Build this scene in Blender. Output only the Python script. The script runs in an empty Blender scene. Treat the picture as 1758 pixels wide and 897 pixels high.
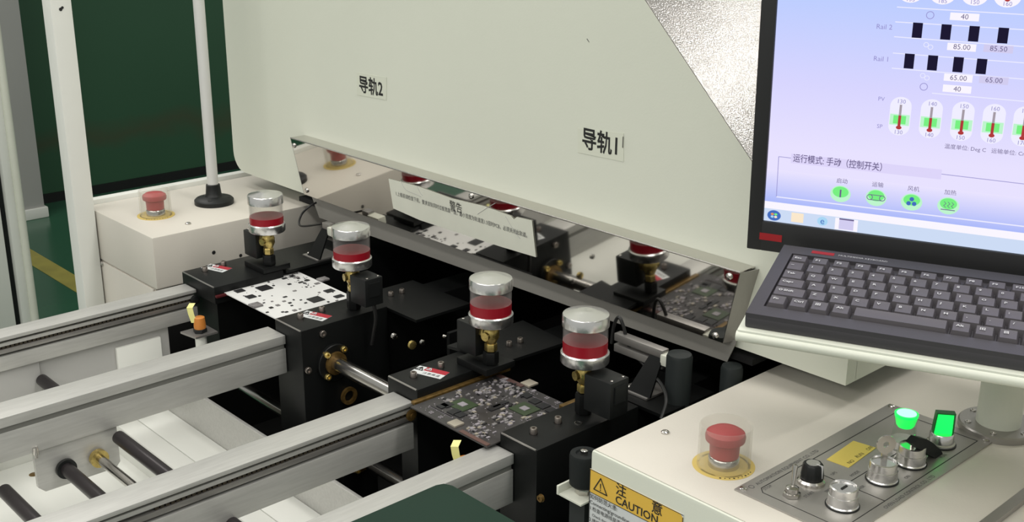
import bpy, bmesh, math, random
from math import sin, cos, pi, radians
from mathutils import Vector, Matrix
random.seed(7)
SC = bpy.context.scene
COL = SC.collection

# ---------------------------------------------------------------- camera
F = 2005.13
YAW, PIT, ROL = 0.82396274, 0.32311393, -0.00609565
_f = Vector((cos(PIT)*cos(YAW), cos(PIT)*sin(YAW), -sin(PIT)))
_r = Vector((sin(YAW), -cos(YAW), 0)); _d = _f.cross(_r)
_c, _s = cos(ROL), sin(ROL)
RT = _c*_r + _s*_d; DN = -_s*_r + _c*_d
CAM = Vector((0, 0, 1.56))
cd = bpy.data.cameras.new('camera'); co = bpy.data.objects.new('camera', cd); COL.objects.link(co)
cd.sensor_width = 36; cd.lens = F/1758*36; cd.clip_start = .02; cd.clip_end = 60
m = Matrix(((RT.x, -DN.x, -_f.x, CAM.x), (RT.y, -DN.y, -_f.y, CAM.y), (RT.z, -DN.z, -_f.z, CAM.z), (0, 0, 0, 1)))
co.matrix_world = m; SC.camera = co

# ---------------------------------------------------------------- world, lights, exposure
w = bpy.data.worlds.new('factory_hall'); SC.world = w; w.use_nodes = True
bg = w.node_tree.nodes['Background']; bg.inputs[0].default_value = (.78, .80, .76, 1); bg.inputs[1].default_value = .56
def area(name, loc, rot, sx, sy, power, col=(1, .97, .92)):
    l = bpy.data.lights.new(name, 'AREA'); l.shape = 'RECTANGLE'; l.size = sx; l.size_y = sy; l.energy = power; l.color = col
    o = bpy.data.objects.new(name, l); o.location = loc; o.rotation_euler = rot; COL.objects.link(o); return o
area('ceiling_and_fill_row', (-.6, .6, 3.2), (0, 0, 0), .35, 4.5, 47)
area('ceiling_and_fill_row', (1.2, -.6, 3.2), (0, 0, 0), .35, 3.5, 42)
area('ceiling_and_fill_row', (3.3, .40, 3.0), (0, 0, 0), .5, .16, 20)
area('ceiling_and_fill_row', (.6, 3.6, 3.4), (0, 0, 0), .35, 3.0, 30)
area('ceiling_and_fill_row', (-2.4, .8, 2.9), (0, radians(-25), 0), .35, 4.5, 46)  # fill lamp added behind the camera to brighten the hood front
SC.view_settings.view_transform = 'Standard'; SC.view_settings.look = 'None'
SC.view_settings.gamma = 1; SC.view_settings.exposure = 0.0; SC.view_settings.use_curve_mapping = False

# ---------------------------------------------------------------- pixel -> world on a known plane (measuring aid)
def ray(px, py): return _f + RT*((px-879)/F) + DN*((py-448.5)/F)
def pz(px, py, z): r = ray(px, py); return CAM + r*((z-CAM.z)/r.z)
def pX(px, py, x): r = ray(px, py); return CAM + r*(x/r.x)
def pY(px, py, y): r = ray(px, py); return CAM + r*(y/r.y)

# ---------------------------------------------------------------- materials
def mat(name, col, rough=.5, metal=0, bump=0, bscale=200, var=0, vscale=6, emis=None, estr=1, spec=None, trans=0, ior=1.45, coat=0, aniso=None):
    M = bpy.data.materials.new(name); M.use_nodes = True; nt = M.node_tree; b = nt.nodes['Principled BSDF']
    b.inputs['Base Color'].default_value = (*col, 1); b.inputs['Roughness'].default_value = rough; b.inputs['Metallic'].default_value = metal
    b.inputs['IOR'].default_value = ior
    if spec is not None: b.inputs['Specular IOR Level'].default_value = spec
    if trans: b.inputs['Transmission Weight'].default_value = trans
    if coat: b.inputs['Coat Weight'].default_value = coat; b.inputs['Coat Roughness'].default_value = .08
    if emis: b.inputs['Emission Color'].default_value = (*emis, 1); b.inputs['Emission Strength'].default_value = estr
    if bump or var or aniso:
        tc = nt.nodes.new('ShaderNodeTexCoord')
        src = tc.outputs['Object']
        if aniso:
            mp = nt.nodes.new('ShaderNodeMapping'); mp.inputs['Scale'].default_value = aniso; nt.links.new(src, mp.inputs[0]); src = mp.outputs[0]
    if var:
        n = nt.nodes.new('ShaderNodeTexNoise'); n.inputs['Scale'].default_value = vscale; n.inputs['Detail'].default_value = 5
        nt.links.new(src, n.inputs['Vector'])
        r = nt.nodes.new('ShaderNodeValToRGB'); e = r.color_ramp.elements
        e[0].position = .3; e[1].position = .7
        e[0].color = (*[c*(1-var) for c in col], 1); e[1].color = (*[min(1, c*(1+var*.6)) for c in col], 1)
        nt.links.new(n.outputs['Fac'], r.inputs[0]); nt.links.new(r.outputs[0], b.inputs['Base Color'])
        mr = nt.nodes.new('ShaderNodeMapRange'); mr.inputs[3].default_value = rough*.85; mr.inputs[4].default_value = min(1, rough*1.15)
        nt.links.new(n.outputs['Fac'], mr.inputs[0]); nt.links.new(mr.outputs[0], b.inputs['Roughness'])
    if bump:
        n = nt.nodes.new('ShaderNodeTexNoise'); n.inputs['Scale'].default_value = bscale; n.inputs['Detail'].default_value = 2
        nt.links.new(src, n.inputs['Vector'])
        bp = nt.nodes.new('ShaderNodeBump'); bp.inputs['Strength'].default_value = bump; bp.inputs['Distance'].default_value = .001
        nt.links.new(n.outputs['Fac'], bp.inputs['Height']); nt.links.new(bp.outputs[0], b.inputs['Normal'])
    return M
ENAMEL = mat('warm_white_enamel', (.63, .595, .53), .38, bump=.12, bscale=500, var=.04, vscale=3)
HOODM = mat('pale_green_white_enamel', (.645, .665, .575), .42, bump=.10, bscale=420, var=.03, vscale=2)
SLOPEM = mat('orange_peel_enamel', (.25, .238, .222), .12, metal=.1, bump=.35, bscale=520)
WHITEP = mat('white_powder_coat', (.74, .745, .70), .5, var=.05, vscale=4)
GREYW = mat('grey_white_paint', (.42, .415, .40), .55, var=.05, vscale=3)
ALU = mat('brushed_aluminium', (.52, .515, .49), .42, metal=.45, bump=.12, bscale=60, var=.08, vscale=25, aniso=(1, 12, 12))
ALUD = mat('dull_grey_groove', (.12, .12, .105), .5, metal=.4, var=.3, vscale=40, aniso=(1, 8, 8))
CHAINM = mat('oily_conveyor_chain', (.055, .045, .03), .5, metal=.5, var=.4, vscale=300)
CHROME = mat('polished_stainless', (.62, .60, .57), .045, metal=1)
CAPM = mat('dull_cap_screw', (.34, .30, .27), .32, metal=.9)
STEEL = mat('machined_steel', (.55, .53, .50), .2, metal=1, bump=.05, bscale=200)
SATIN = mat('satin_stainless', (.36, .345, .33), .33, metal=.75, bump=.1, bscale=80, aniso=(20, 1, 1))
LIDM = mat('turned_aluminium', (.74, .73, .72), .24, metal=.95, bump=.1, bscale=300)
BRASS = mat('brass', (.60, .46, .16), .28, metal=.9, var=.25, vscale=120)
GOLD = mat('oily_brass_track', (.19, .115, .035), .4, metal=.6, var=.4, vscale=150)
BLACK = mat('black_anodised', (.0055, .0060, .0060), .42, spec=.28, bump=.06, bscale=500)
BLACKI = mat('black_interior', (.003, .003, .003), .9)
BLACKP = mat('black_plastic', (.009, .010, .010), .42, spec=.4)
RUBBER = mat('black_rubber', (.010, .012, .012), .6, spec=.3)
DGREY = mat('dark_grey_painted_cylinder', (.016, .020, .020), .5, spec=.35)
def clear(name, col, a0, a1):   # thin clear plastic: see-through face on, paler at grazing rims, with a sheen
    M = bpy.data.materials.new(name); M.use_nodes = True; nt = M.node_tree; b = nt.nodes['Principled BSDF']; out = nt.nodes['Material Output']
    b.inputs['Base Color'].default_value = (*col, 1); b.inputs['Roughness'].default_value = .06
    tr = nt.nodes.new('ShaderNodeBsdfTransparent'); tr.inputs[0].default_value = (.97, .97, .96, 1); mx = nt.nodes.new('ShaderNodeMixShader')
    lw = nt.nodes.new('ShaderNodeLayerWeight'); lw.inputs[0].default_value = .35; mr = nt.nodes.new('ShaderNodeMapRange'); mr.inputs[3].default_value = a0; mr.inputs[4].default_value = a1
    nt.links.new(lw.outputs['Facing'], mr.inputs[0]); nt.links.new(mr.outputs[0], mx.inputs[0]); nt.links.new(tr.outputs[0], mx.inputs[1]); nt.links.new(b.outputs[0], mx.inputs[2]); nt.links.new(mx.outputs[0], out.inputs[0])
    return M
GLASS = clear('clear_acrylic', (.75, .74, .68), .02, .30)
GLASSC = clear('cup_glass', (.42, .41, .41), .04, .36)
OIL = mat('red_oil', (.25, .003, .012), .35)
REDP = mat('faded_red_button', (.37, .068, .068), .5)
YRING = mat('yellow_legend_ring', (.62, .47, .14), .5)
YTAPE = mat('yellow_label', (.70, .55, .12), .5)
ORANGE = mat('orange_tape', (.55, .20, .035), .5)
INK = mat('black_ink', (.015, .015, .015), .6)
INKG = mat('grey_ink', (.10, .10, .10), .6)
PAPER = mat('white_paper_label', (.66, .67, .58), .6, var=.03, vscale=30)
PAPERH = mat('label_film', (.63, .65, .55), .5)
CAUTY = mat('caution_amber', (.72, .45, .06), .45)
CAUTW = mat('label_white', (.62, .64, .64), .5)
REDL = mat('label_red', (.38, .015, .03), .45)
PCBW = mat('white_solder_mask', (.70, .70, .69), .4)
PCBB = mat('dark_solder_mask', (.045, .042, .042), .35, var=.3, vscale=60)
CHIPK = mat('chip_black', (.015, .015, .017), .4)
CHIPG = mat('chip_grey', (.20, .19, .19), .45, var=.4, vscale=200)
CHIPL = mat('chip_light', (.27, .25, .27), .4)
CHIPGR = mat('chip_green_substrate', (.035, .055, .025), .4)
CHIPS = mat('chip_silver', (.42, .38, .31), .35, metal=.4)
KEYM = mat('grey_key_plastic', (.085, .078, .085), .5, bump=.1, bscale=900)
CASEM = mat('dark_grey_case_plastic', (.050, .047, .052), .5, bump=.1, bscale=900)
LEG = mat('key_legend_white', (.5, .5, .5), .6)
BEZEL = mat('black_bezel_plastic', (.018, .018, .019), .45)
REDB = mat('red_badge', (.30, .01, .015), .5)
GREENF = mat('green_epoxy_floor', (.028, .105, .058), .22, var=.12, vscale=1.5)
GREENC = mat('dark_green_mat', (.007, .026, .016), .5, spec=.3, var=.1, vscale=20)
YFLOOR = mat('yellow_floor_line', (.34, .30, .07), .5, var=.15, vscale=12)
CABLE = mat('black_cable', (.012, .012, .012), .45)
GREENL = mat('lit_green_lens', (.02, .6, .12), .3, emis=(.0, 1, .10), estr=1.1)
GREENL2 = mat('lit_green_core', (.2, .9, .4), .3, emis=(.35, 1, .55), estr=1.5)
GREEND = mat('dark_green_plastic', (.01, .16, .04), .35)
PANELM = mat('brushed_panel_steel', (.40, .385, .36), .36, metal=.6, bump=.12, bscale=90, aniso=(1, 25, 1))

# green partition wall: painted, with a brown reflected streak put into the colour low down
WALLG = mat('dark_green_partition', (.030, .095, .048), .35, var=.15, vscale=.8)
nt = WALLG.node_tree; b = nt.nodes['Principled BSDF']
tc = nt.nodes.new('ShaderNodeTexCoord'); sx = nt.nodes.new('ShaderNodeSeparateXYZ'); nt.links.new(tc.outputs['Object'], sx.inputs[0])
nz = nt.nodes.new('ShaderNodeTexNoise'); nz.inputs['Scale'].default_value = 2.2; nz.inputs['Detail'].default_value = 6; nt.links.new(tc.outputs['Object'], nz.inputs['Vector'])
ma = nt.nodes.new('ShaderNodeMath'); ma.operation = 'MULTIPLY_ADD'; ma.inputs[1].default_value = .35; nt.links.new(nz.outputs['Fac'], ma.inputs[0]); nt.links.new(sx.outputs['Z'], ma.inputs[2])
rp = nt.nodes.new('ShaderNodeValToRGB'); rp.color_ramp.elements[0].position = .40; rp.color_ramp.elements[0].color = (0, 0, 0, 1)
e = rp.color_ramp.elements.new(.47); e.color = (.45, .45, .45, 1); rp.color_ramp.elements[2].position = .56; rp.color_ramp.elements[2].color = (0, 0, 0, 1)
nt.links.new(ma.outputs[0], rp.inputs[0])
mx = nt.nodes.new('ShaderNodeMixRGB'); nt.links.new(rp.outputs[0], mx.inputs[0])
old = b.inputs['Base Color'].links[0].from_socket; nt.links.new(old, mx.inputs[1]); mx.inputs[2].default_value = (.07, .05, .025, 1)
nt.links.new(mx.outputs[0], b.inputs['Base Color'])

# ---------------------------------------------------------------- mesh helpers
class MB:
    def __init__(s): s.v = []; s.f = []; s.sm = []
    def add(s, vs, fs, smooth=False):
        n = len(s.v); s.v += [Vector(v) for v in vs]; s.f += [tuple(i+n for i in f) for f in fs]; s.sm += [smooth]*len(fs); return s
    def box(s, x0, x1, y0, y1, z0, z1, bev=0):
        x0, x1 = min(x0, x1), max(x0, x1); y0, y1 = min(y0, y1), max(y0, y1); z0, z1 = min(z0, z1), max(z0, z1)
        if bev:
            bm = bmesh.new(); bmesh.ops.create_cube(bm, size=1)
            for v in bm.verts: v.co = Vector(((x0+x1)/2+v.co.x*(x1-x0), (y0+y1)/2+v.co.y*(y1-y0), (z0+z1)/2+v.co.z*(z1-z0)))
            bmesh.ops.bevel(bm, geom=list(bm.edges), offset=bev, segments=2, affect='EDGES', profile=.6)
            bm.verts.ensure_lookup_table(); s.add([v.co.copy() for v in bm.verts], [[v.index for v in f.verts] for f in bm.faces]); bm.free(); return s
        v = [(x, y, z) for z in (z0, z1) for y in (y0, y1) for x in (x0, x1)]
        return s.add(v, [(0, 2, 3, 1), (4, 5, 7, 6), (0, 1, 5, 4), (2, 6, 7, 3), (0, 4, 6, 2), (1, 3, 7, 5)])
    def prism(s, pts, d):   # planar polygon extruded by vector d
        n = len(pts); d = Vector(d); p = [Vector(q) for q in pts]
        return s.add(p+[q+d for q in p], [tuple(range(n))[::-1], tuple(range(n, 2*n))]+[(i, (i+1) % n, (i+1) % n+n, i+n) for i in range(n)])
    def lathe(s, prof, c=(0, 0, 0), ax=(0, 0, 1), n=24, smooth=True):   # prof: (r, h)
        ax = Vector(ax).normalized(); a = ax.orthogonal().normalized(); b_ = ax.cross(a); c = Vector(c)
        vs = []; fs = []
        for r, h in prof:
            for k in range(n):
                t = 2*pi*(k+.5)/n; vs.append(c+ax*h+(a*cos(t)+b_*sin(t))*max(r, 1e-6))
        for i in range(len(prof)-1):
            for k in range(n):
                k2 = (k+1) % n; fs.append((i*n+k, i*n+k2, (i+1)*n+k2, (i+1)*n+k))
        s.add(vs, fs, smooth)
        m0 = len(s.v)-len(vs)
        if prof[0][0] > 1e-5: s.f.append(tuple(m0+k for k in range(n))[::-1]); s.sm.append(False)
        if prof[-1][0] > 1e-5: s.f.append(tuple(m0+(len(prof)-1)*n+k for k in range(n))); s.sm.append(False)
        return s
    def cyl(s, p, q, r, n=20):
        p = Vector(p); q = Vector(q); return s.lathe([(r, 0), (r, (q-p).length)], p, q-p, n)
    def hexa(s, c, ax, r, h): return s.lathe([(r*.92, 0), (r, h*.1), (r, h*.9), (r*.92, h)], c, ax, 6, smooth=False)
    def ringtube(s, prof_out, prof_in, c, ax=(0, 0, 1), n=32):  # closed loop profile
        ax = Vector(ax).normalized(); a = ax.orthogonal().normalized(); b_ = ax.cross(a); c = Vector(c)
        prof = prof_out+prof_in[::-1]; m_ = len(prof); vs = []; fs = []
        for r, h in prof:
            for k in range(n):
                t = 2*pi*k/n; vs.append(c+ax*h+(a*cos(t)+b_*sin(t))*r)
        for i in range(m_):
            j = (i+1) % m_
            for k in range(n):
                k2 = (k+1) % n; fs.append((i*n+k, i*n+k2, j*n+k2, j*n+k))
        return s.add(vs, fs, True)
    def tube(s, pts, r, n=10, sub=6):
        P = [Vector(p) for p in pts]
        if sub > 1 and len(P) > 2:
            Q = []
            for i in range(len(P)-1):
                p0 = P[max(i-1, 0)]; p1 = P[i]; p2 = P[i+1]; p3 = P[min(i+2, len(P)-1)]
                for k in range(sub):
                    t = k/sub; Q.append(.5*((2*p1)+(-p0+p2)*t+(2*p0-5*p1+4*p2-p3)*t*t+(-p0+3*p1-3*p2+p3)*t**3))
            Q.append(P[-1]); P = Q
        a = (P[1]-P[0]).orthogonal().normalized(); vs = []; fs = []
        for i, p in enumerate(P):
            d = (P[min(i+1, len(P)-1)]-P[max(i-1, 0)]).normalized(); a = (a-d*a.dot(d)).normalized(); b_ = d.cross(a)
            for k in range(n): t = 2*pi*k/n; vs.append(p+(a*cos(t)+b_*sin(t))*r)
        for i in range(len(P)-1):
            for k in range(n): k2 = (k+1) % n; fs.append((i*n+k, i*n+k2, (i+1)*n+k2, (i+1)*n+k))
        fs.append(tuple(range(n))[::-1]); fs.append(tuple((len(P)-1)*n+k for k in range(n)))
        return s.add(vs, fs, True)

ORG = {}
def mesh_from(name, mb, M, off=Vector((0, 0, 0))):
    me = bpy.data.meshes.new(name); me.from_pydata([v-off for v in mb.v], [], mb.f)
    me.polygons.foreach_set('use_smooth', mb.sm); me.materials.append(M)
    bm = bmesh.new(); bm.from_mesh(me); bmesh.ops.recalc_face_normals(bm, faces=bm.faces); bm.to_mesh(me); bm.free()
    me.set_sharp_from_angle(angle=radians(38))
    return me
def tag(o, label=None, cat=None, group=None, kind=None):
    if label: o['label'] = label
    if cat: o['category'] = cat
    if group: o['group'] = group
    if kind: o['kind'] = kind
    return o
def thing(name, label, cat, loc, group=None, rot=None):
    o = bpy.data.objects.new(name, None); COL.objects.link(o); o.empty_display_size = .02
    o.location = loc
    if rot is not None:
        o.matrix_world = Matrix.Translation(Vector(loc)) @ rot.to_4x4(); ORG[o.name] = Vector((0, 0, 0))
    else: ORG[o.name] = Vector(loc)
    return tag(o, label, cat, group)
def part(name, mb, M, parent, label=None, kind=None):
    off = ORG[parent.name]
    o = bpy.data.objects.new(name, mesh_from(name, mb, M, off)); COL.objects.link(o); o.parent = parent; ORG[o.name] = off
    return tag(o, label, kind=kind)
def single(name, mb, M, label=None, cat=None, group=None, kind=None):
    lo = Vector((min(v.x for v in mb.v), min(v.y for v in mb.v), min(v.z for v in mb.v))); hi = Vector((max(v.x for v in mb.v), max(v.y for v in mb.v), 0))
    off = Vector(((lo.x+hi.x)/2, (lo.y+hi.y)/2, lo.z))
    o = bpy.data.objects.new(name, mesh_from(name, mb, M, off)); o.location = off; COL.objects.link(o); ORG[o.name] = off
    return tag(o, label, cat, group, kind)
def dup(root, loc):
    r = root.copy(); COL.objects.link(r); r.location = loc
    for ch in list(root.children):
        c = ch.copy(); COL.objects.link(c); c.parent = r
        for g in ch.children: d = g.copy(); COL.objects.link(d); d.parent = c
    return r
def text(name, body, size, M, parent, o3, ex, ey, align='LEFT', sxx=1, bold=0, depth=.0, label=None, kind=None, world=True):
    """flat lettering: o3 origin, ex reading direction, ey up direction"""
    c = bpy.data.curves.new('lettering', 'FONT'); c.body = body; c.size = size; c.align_x = align; c.resolution_u = 2; c.offset = bold
    t = bpy.data.objects.new('lettering', c); COL.objects.link(t); bpy.context.view_layer.update()
    me = bpy.data.meshes.new_from_object(t); bpy.data.objects.remove(t); bpy.data.curves.remove(c)
    off = ORG[parent.name]; ex = Vector(ex).normalized(); ey = Vector(ey).normalized(); o3 = Vector(o3)-off
    for v in me.vertices: v.co = o3+ex*v.co.x*sxx+ey*v.co.y
    me.materials.clear(); me.materials.append(M)
    o = bpy.data.objects.new(name, me); COL.objects.link(o); o.parent = parent; ORG[o.name] = off
    return tag(o, label, kind=kind)
def screw(parent, c, ax=(0, 0, 1), r=.004, h=.003, M=None, name='screw'):
    mb = MB(); mb.lathe([(r, 0), (r, h*.5), (r*.75, h*.85), (r*.3, h), (0, h)], c, ax, 14)
    return part(name, mb, M or STEEL, parent)
def capscrew(parent, c, ax=(0, 0, 1), r=.0042, h=.007, M=None):
    mb = MB(); mb.lathe([(r*1.15, -.001), (r*1.15, 0), (r, 0), (r, h*.9), (r*.9, h), (r*.5, h), (r*.5, h*.6), (0, h*.6)], c, ax, 16)
    return part('cap_screw', mb, M or CAPM, parent)

# ================================================================ SETTING
single('floor', MB().box(-3, 6, -2.5, 5.62, -.05, 0), GREENF, kind='structure')
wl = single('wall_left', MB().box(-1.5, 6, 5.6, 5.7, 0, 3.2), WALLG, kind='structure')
single('baseboard_left', MB().box(-1.5, 6, 5.585, 5.6, 0, .045), BLACKP, kind='structure')
q = [pz(48.5, 425.6, 0), pz(117, 467, 0), pz(124, 499, 0), pz(50, 450.7, 0)]
d = Vector((.0, 1, 0))
single('floor_line', MB().prism([(1.725, 5.58, .0005), (1.725, 2.2, .0005), (1.645, 2.2, .0005), (1.645, 5.58, .0005)], (0, 0, .0012)), YFLOOR,
       'yellow painted line on the green floor beside the machine', 'floor line')
# far pillar
pl = thing('pillar', 'pale grey square pillar standing against the green wall', 'pillar', (1.86, 5.38, 0))
a = pz(82, 374, 0)
part('shaft', MB().box(1.66, a.x, a.y+.02, a.y+.2, 0, 3.0, .006), GREYW, pl)
part('plinth', MB().box(1.65, a.x+.012, a.y+.008, a.y+.21, 0, .05, .006), WHITEP, pl)
# near white upright cabinet at the far left edge
cb = thing('white_cabinet', 'tall white cabinet with a dark door seam at the left edge', 'cabinet', (1.2, 3.9, 0))
yy = 3.6
pA = pY(58, 550, yy); pB = pY(35, 550, yy)
part('corner_post', MB().box(pB.x+.006, pA.x, yy, yy+.12, 0, 2.6, .012), WHITEP, cb)
part('edge_moulding', MB().cyl((pB.x+.045, yy-.002, 0), (pB.x+.045, yy-.002, 2.6), .012), PAPER, cb)
part('side_panel', MB().box(pB.x-.5, pB.x-.012, yy+.004, yy+.11, 0, 2.6, .006), WHITEP, cb)
part('seam_gasket', MB().box(pB.x-.012, pB.x+.006, yy+.02, yy+.1, 0, 2.6), RUBBER, cb)

# ================================================================ ALUMINIUM FRAME POST
po = thing('frame_post', 'white square upright post in front of the left control box', 'post', (.765, 1.935, 0))
part('upright', MB().box(.748, .783, 1.90, 1.935, 0, 2.2, .0025), WHITEP, po)
pp = pY(104, 16, 1.90); part('hole', MB().lathe([(.0028, 0), (.0028, .0006), (0, .0006)], (pp.x, 1.9, pp.z), (0, -1, 0), 12), INK, po)
pp = pY(107, 13, 1.90); part('hole', MB().lathe([(.0022, 0), (.0022, .0006), (0, .0006)], (pp.x, 1.9, pp.z), (0, -1, 0), 12), INK, po)

# ================================================================ LEFT CONTROL BOX
XF = .785
lb = thing('left_control_box', 'cream metal control box on the far left of the oven', 'control box', (.95, 1.82, 0))
part('cover', MB().box(XF, 1.5, 1.693, 1.945, .912, 1.0, .003), ENAMEL, lb)
part('rear_ridge', MB().box(XF-.004, 1.5, 1.945, 1.965, .90, 1.008, .003), WHITEP, lb)
part('lower_body', MB().box(XF+.004, 1.5, 1.705, 1.94, 0, .911), ENAMEL, lb)
pp = pX(180, 448, XF+.004)
part('lower_panel', MB().box(XF, XF+.004, 1.708, 1.938, .3, .909, .001), ENAMEL, lb)
screw(lb, pX(176, 453, XF), (-1, 0, 0), .004, .003)
screw(lb, pX(256, 515, XF), (-1, 0, 0), .003, .003)
screw(lb, pz(323, 385, 1.0), r=.005, h=.003)
for p in ((367, 434), (413, 439)):
    pp = pY(*p, 1.693); part('hole', MB().lathe([(.0035 if p[0] < 400 else .002, 0), (.003, .0005), (0, .0005)], (pp.x, 1.693, pp.z), (0, -1, 0), 12), INK, lb)
# signal pole
c = pz(368, 349, 1.0)
sp = thing('signal_pole', 'grey metal pole on a black round foot on the left box', 'pole', c)
part('foot', MB().lathe([(.034, 0), (.034, .007), (.031, .010), (.016, .014), (.0135, .018), (.012, .034), (.0105, .035)], c, n=32), BLACKP, sp)
part('tube', MB().cyl(c+Vector((0, 0, .03)), c+Vector((0, 0, .75)), .0095, 24), mat('pole_grey', (.62, .62, .60), .4, metal=.1), sp)
for k in range(4):
    t = pi/4+k*pi/2; part('hole', MB().lathe([(.0035, 0), (.0035, .0008), (0, .0008)], c+Vector((cos(t)*.026, sin(t)*.026, .0108)), (cos(t)*.2, sin(t)*.2, 1), 10), INK, sp)

# ================================================================ E-STOPS
def estop(c, label):
    e = thing('emergency_stop', label, 'button', c, None)
    part('legend_ring', MB().lathe([(.031, 0), (.031, .001), (0, .001)], c, n=40), YRING, e)
    r = part('shroud', MB().ringtube([(.0265, .001), (.0260, .044), (.0255, .045)], [(.0240, .001), (.0240, .044), (.0247, .045)], c, n=48), GLASS, e, 'clear plastic guard')
    part('collar', MB().lathe([(.0155, .001), (.0155, .010), (.0145, .0115), (.013, .012)], c, n=28), STEEL, e)
    part('mushroom_head', MB().lathe([(.0145, .012), (.0150, .026), (.0175, .0275), (.0195, .029), (.0200, .033), (.0190, .0365), (.0150, .0392), (.007, .0405), (0, .0408)], c, n=32), REDP, e, 'faded red mushroom head')
    k = MB()
    for i in range(9):
        t = -2.6+i*.16; p = c+Vector((cos(t)*.0283, sin(t)*.0283, .0011)); k.lathe([(.0007+.0005*(i % 3 == 0), 0), (.0007, .0002)], p, n=6)
    part('ring_lettering', k, INK, e)
    return e
estop(pz(1242, 800, 1.0), 'red emergency stop button in clear guard on the right cream box')
estop(pz(268, 370, 1.0), 'red emergency stop button in clear guard on the left cream box beside the pole')

# ================================================================ RIGHT CONTROL BOX
rb = thing('right_control_box', 'large cream control box carrying the switch panel', 'control box', (1.1, .45, 0))
part('cover', MB().box(XF, 1.7, -.1, .728, .80, 1.0, .004), HOODM, rb)
part('top_skin', MB().box(XF+.003, 1.7, -.1, .725, 1.0, 1.0006), ENAMEL, rb)
part('body', MB().box(XF+.004, 1.7, -.1, .72, 0, .7995), ENAMEL, rb)
screw(rb, pz(1142, 744, 1.0006), r=.0045, h=.003)
rr = [pz(1690, 897, 1.002), pz(1758, 845, 1.002)]
dr = (rr[1]-rr[0]).normalized()
part('edge_rail', MB().prism([(rr[0]-dr*.1), (rr[0]-dr*.1+Vector((.004, -.01, 0))), (rr[0]+dr*.6+Vector((.004, -.01, 0))), (rr[0]+dr*.6)], (0, 0, .005)), SATIN, rb)
# caution label
yl0, yl1, zt, zm, zb = .7275, .605, .979, .953, .862
cl = part('caution_label', MB().box(XF-.0006, XF, yl1, yl0, zb, zt), CAUTW, rb, 'amber and white caution sticker')
part('amber_band', MB().prism([(XF-.0009, yl0, zt), (XF-.0009, yl1+.004, zt), (XF-.0009, yl1, zt-.004), (XF-.0009, yl1, zm), (XF-.0009, yl0, zm)], (.0003, 0, 0)), CAUTY, cl)
br = MB()
for (ya, za, yb, zb_) in ((yl0, zt, yl1, zt-.0006), (yl0, zm, yl1, zm-.0006), (yl0, zt, yl0-.0008, zb), (yl1+.0008, zt-.003, yl1, zb)): br.box(XF-.0011, XF-.0009, ya, yb, za, zb_)
part('border_line', br, INK, cl)
def tri_outline(c, ex, ey, s, wd, n_):
    mb = MB(); c = Vector(c); P = [c+ex*(s*cos(t))+ey*(s*sin(t)) for t in (pi/2, pi/2+2*pi/3, pi/2+4*pi/3)]
    for i in range(3):
        a_, b_ = P[i], P[(i+1) % 3]; dd = (b_-a_).normalized(); nn = dd.cross(n_).normalized()*wd/2
        mb.prism([a_-nn-dd*wd*.3, b_-nn+dd*wd*.3, b_+nn+dd*wd*.3, a_+nn-dd*wd*.3], n_*.0002)
    mb.prism([c+ex*-.0007+ey*.0045, c+ex*.0007+ey*.0045, c+ex*.0004+ey*-.0012, c+ex*-.0004+ey*-.0012], n_*.0002)
    mb.prism([c+ex*-.0006+ey*-.0022, c+ex*.0006+ey*-.0022, c+ex*.0006+ey*-.0034, c+ex*-.0006+ey*-.0034], n_*.0002)
    return mb
EY, EZ, NX = Vector((0, -1, 0)), Vector((0, 0, 1)), Vector((-1, 0, 0))
XL = XF-.0012
part('warning_triangle', tri_outline((XL, .712, .9635), EY, EZ, .0105, .0012, NX), INK, cl)
text('lettering', '注', .0145, INK, cl, (XL, .6915, .9668), EY, EZ, bold=.0002)
text('lettering', '意', .0145, INK, cl, (XL, .6445, .9668), EY, EZ, bold=.0002)
text('lettering', 'CAUTION', .0125, INK, cl, (XL, .6915, .9555), EY, EZ, bold=.0002)
for i, (s_, sz) in enumerate((('如何防范火患:', .0062), ('Connecting/grounding:', .0060), ('1.检查电源线是否接地良好。', .0056), ('   Check that the power cord is well grounded.', .0046), ('2.维修之前必须关闭总电源。', .0056), ('   Switch off main power before servicing.', .0046), ('3.非专业人员请勿打开此门。', .0056))):
    text('lettering', s_, sz, INK, cl, (XL, .7265, .9465-i*.0068), EY, EZ)

# ================================================================ SWITCH PANEL
Z1 = 1.0006
pn = thing('switch_panel', 'brushed steel switch panel screwed to the right cream box', 'switch panel', (.966, .52, Z1))
x0, x1, y0, y1 = .826, 1.107, .459, .579
part('plate', MB().box(x0, x1, y0, y1, Z1, Z1+.0018, .0006), PANELM, pn)
ZP = Z1+.0018
for p in ((x0+.006, y1-.006), (x1-.006, y1-.006), (x0+.006, y0+.006), (x1-.006, y0+.006)): screw(pn, (p[0], p[1], ZP), r=.0038, h=.002)
ln = MB(); ins = .014
X0, X1, Y0, Y1 = x0+ins, x1-ins, y0+ins*.8, y1-ins*1.2
for (xa, ya, xb, yb) in ((X0+.006, Y1, X1, Y1), (X0+.006, Y0, X1, Y0), (X0, Y0+.006, X0, Y1-.006), (X1, Y0, X1, Y1), (X0+.072, Y1, X0+.072, Y1-.022), (X0+.072, Y1-.05, X1-.04, Y1-.05), (X0+.072, Y1-.022, X0+.072, Y0), (X0, Y1-.006, X0+.006, Y1), (X0, Y0+.006, X0+.006, Y0)):
    a_ = Vector((xa, ya, ZP)); b_ = Vector((xb, yb, ZP)); dd = (b_-a_).normalized(); nn = Vector((-dd.y, dd.x, 0))*.0004
    ln.prism([a_-nn, b_-nn, b_+nn, a_+nn], (0, 0, .0002))
part('engraved_line', ln, INK, pn)
EXP, EYP = Vector((1, 0, 0)), Vector((0, 1, 0))
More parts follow.
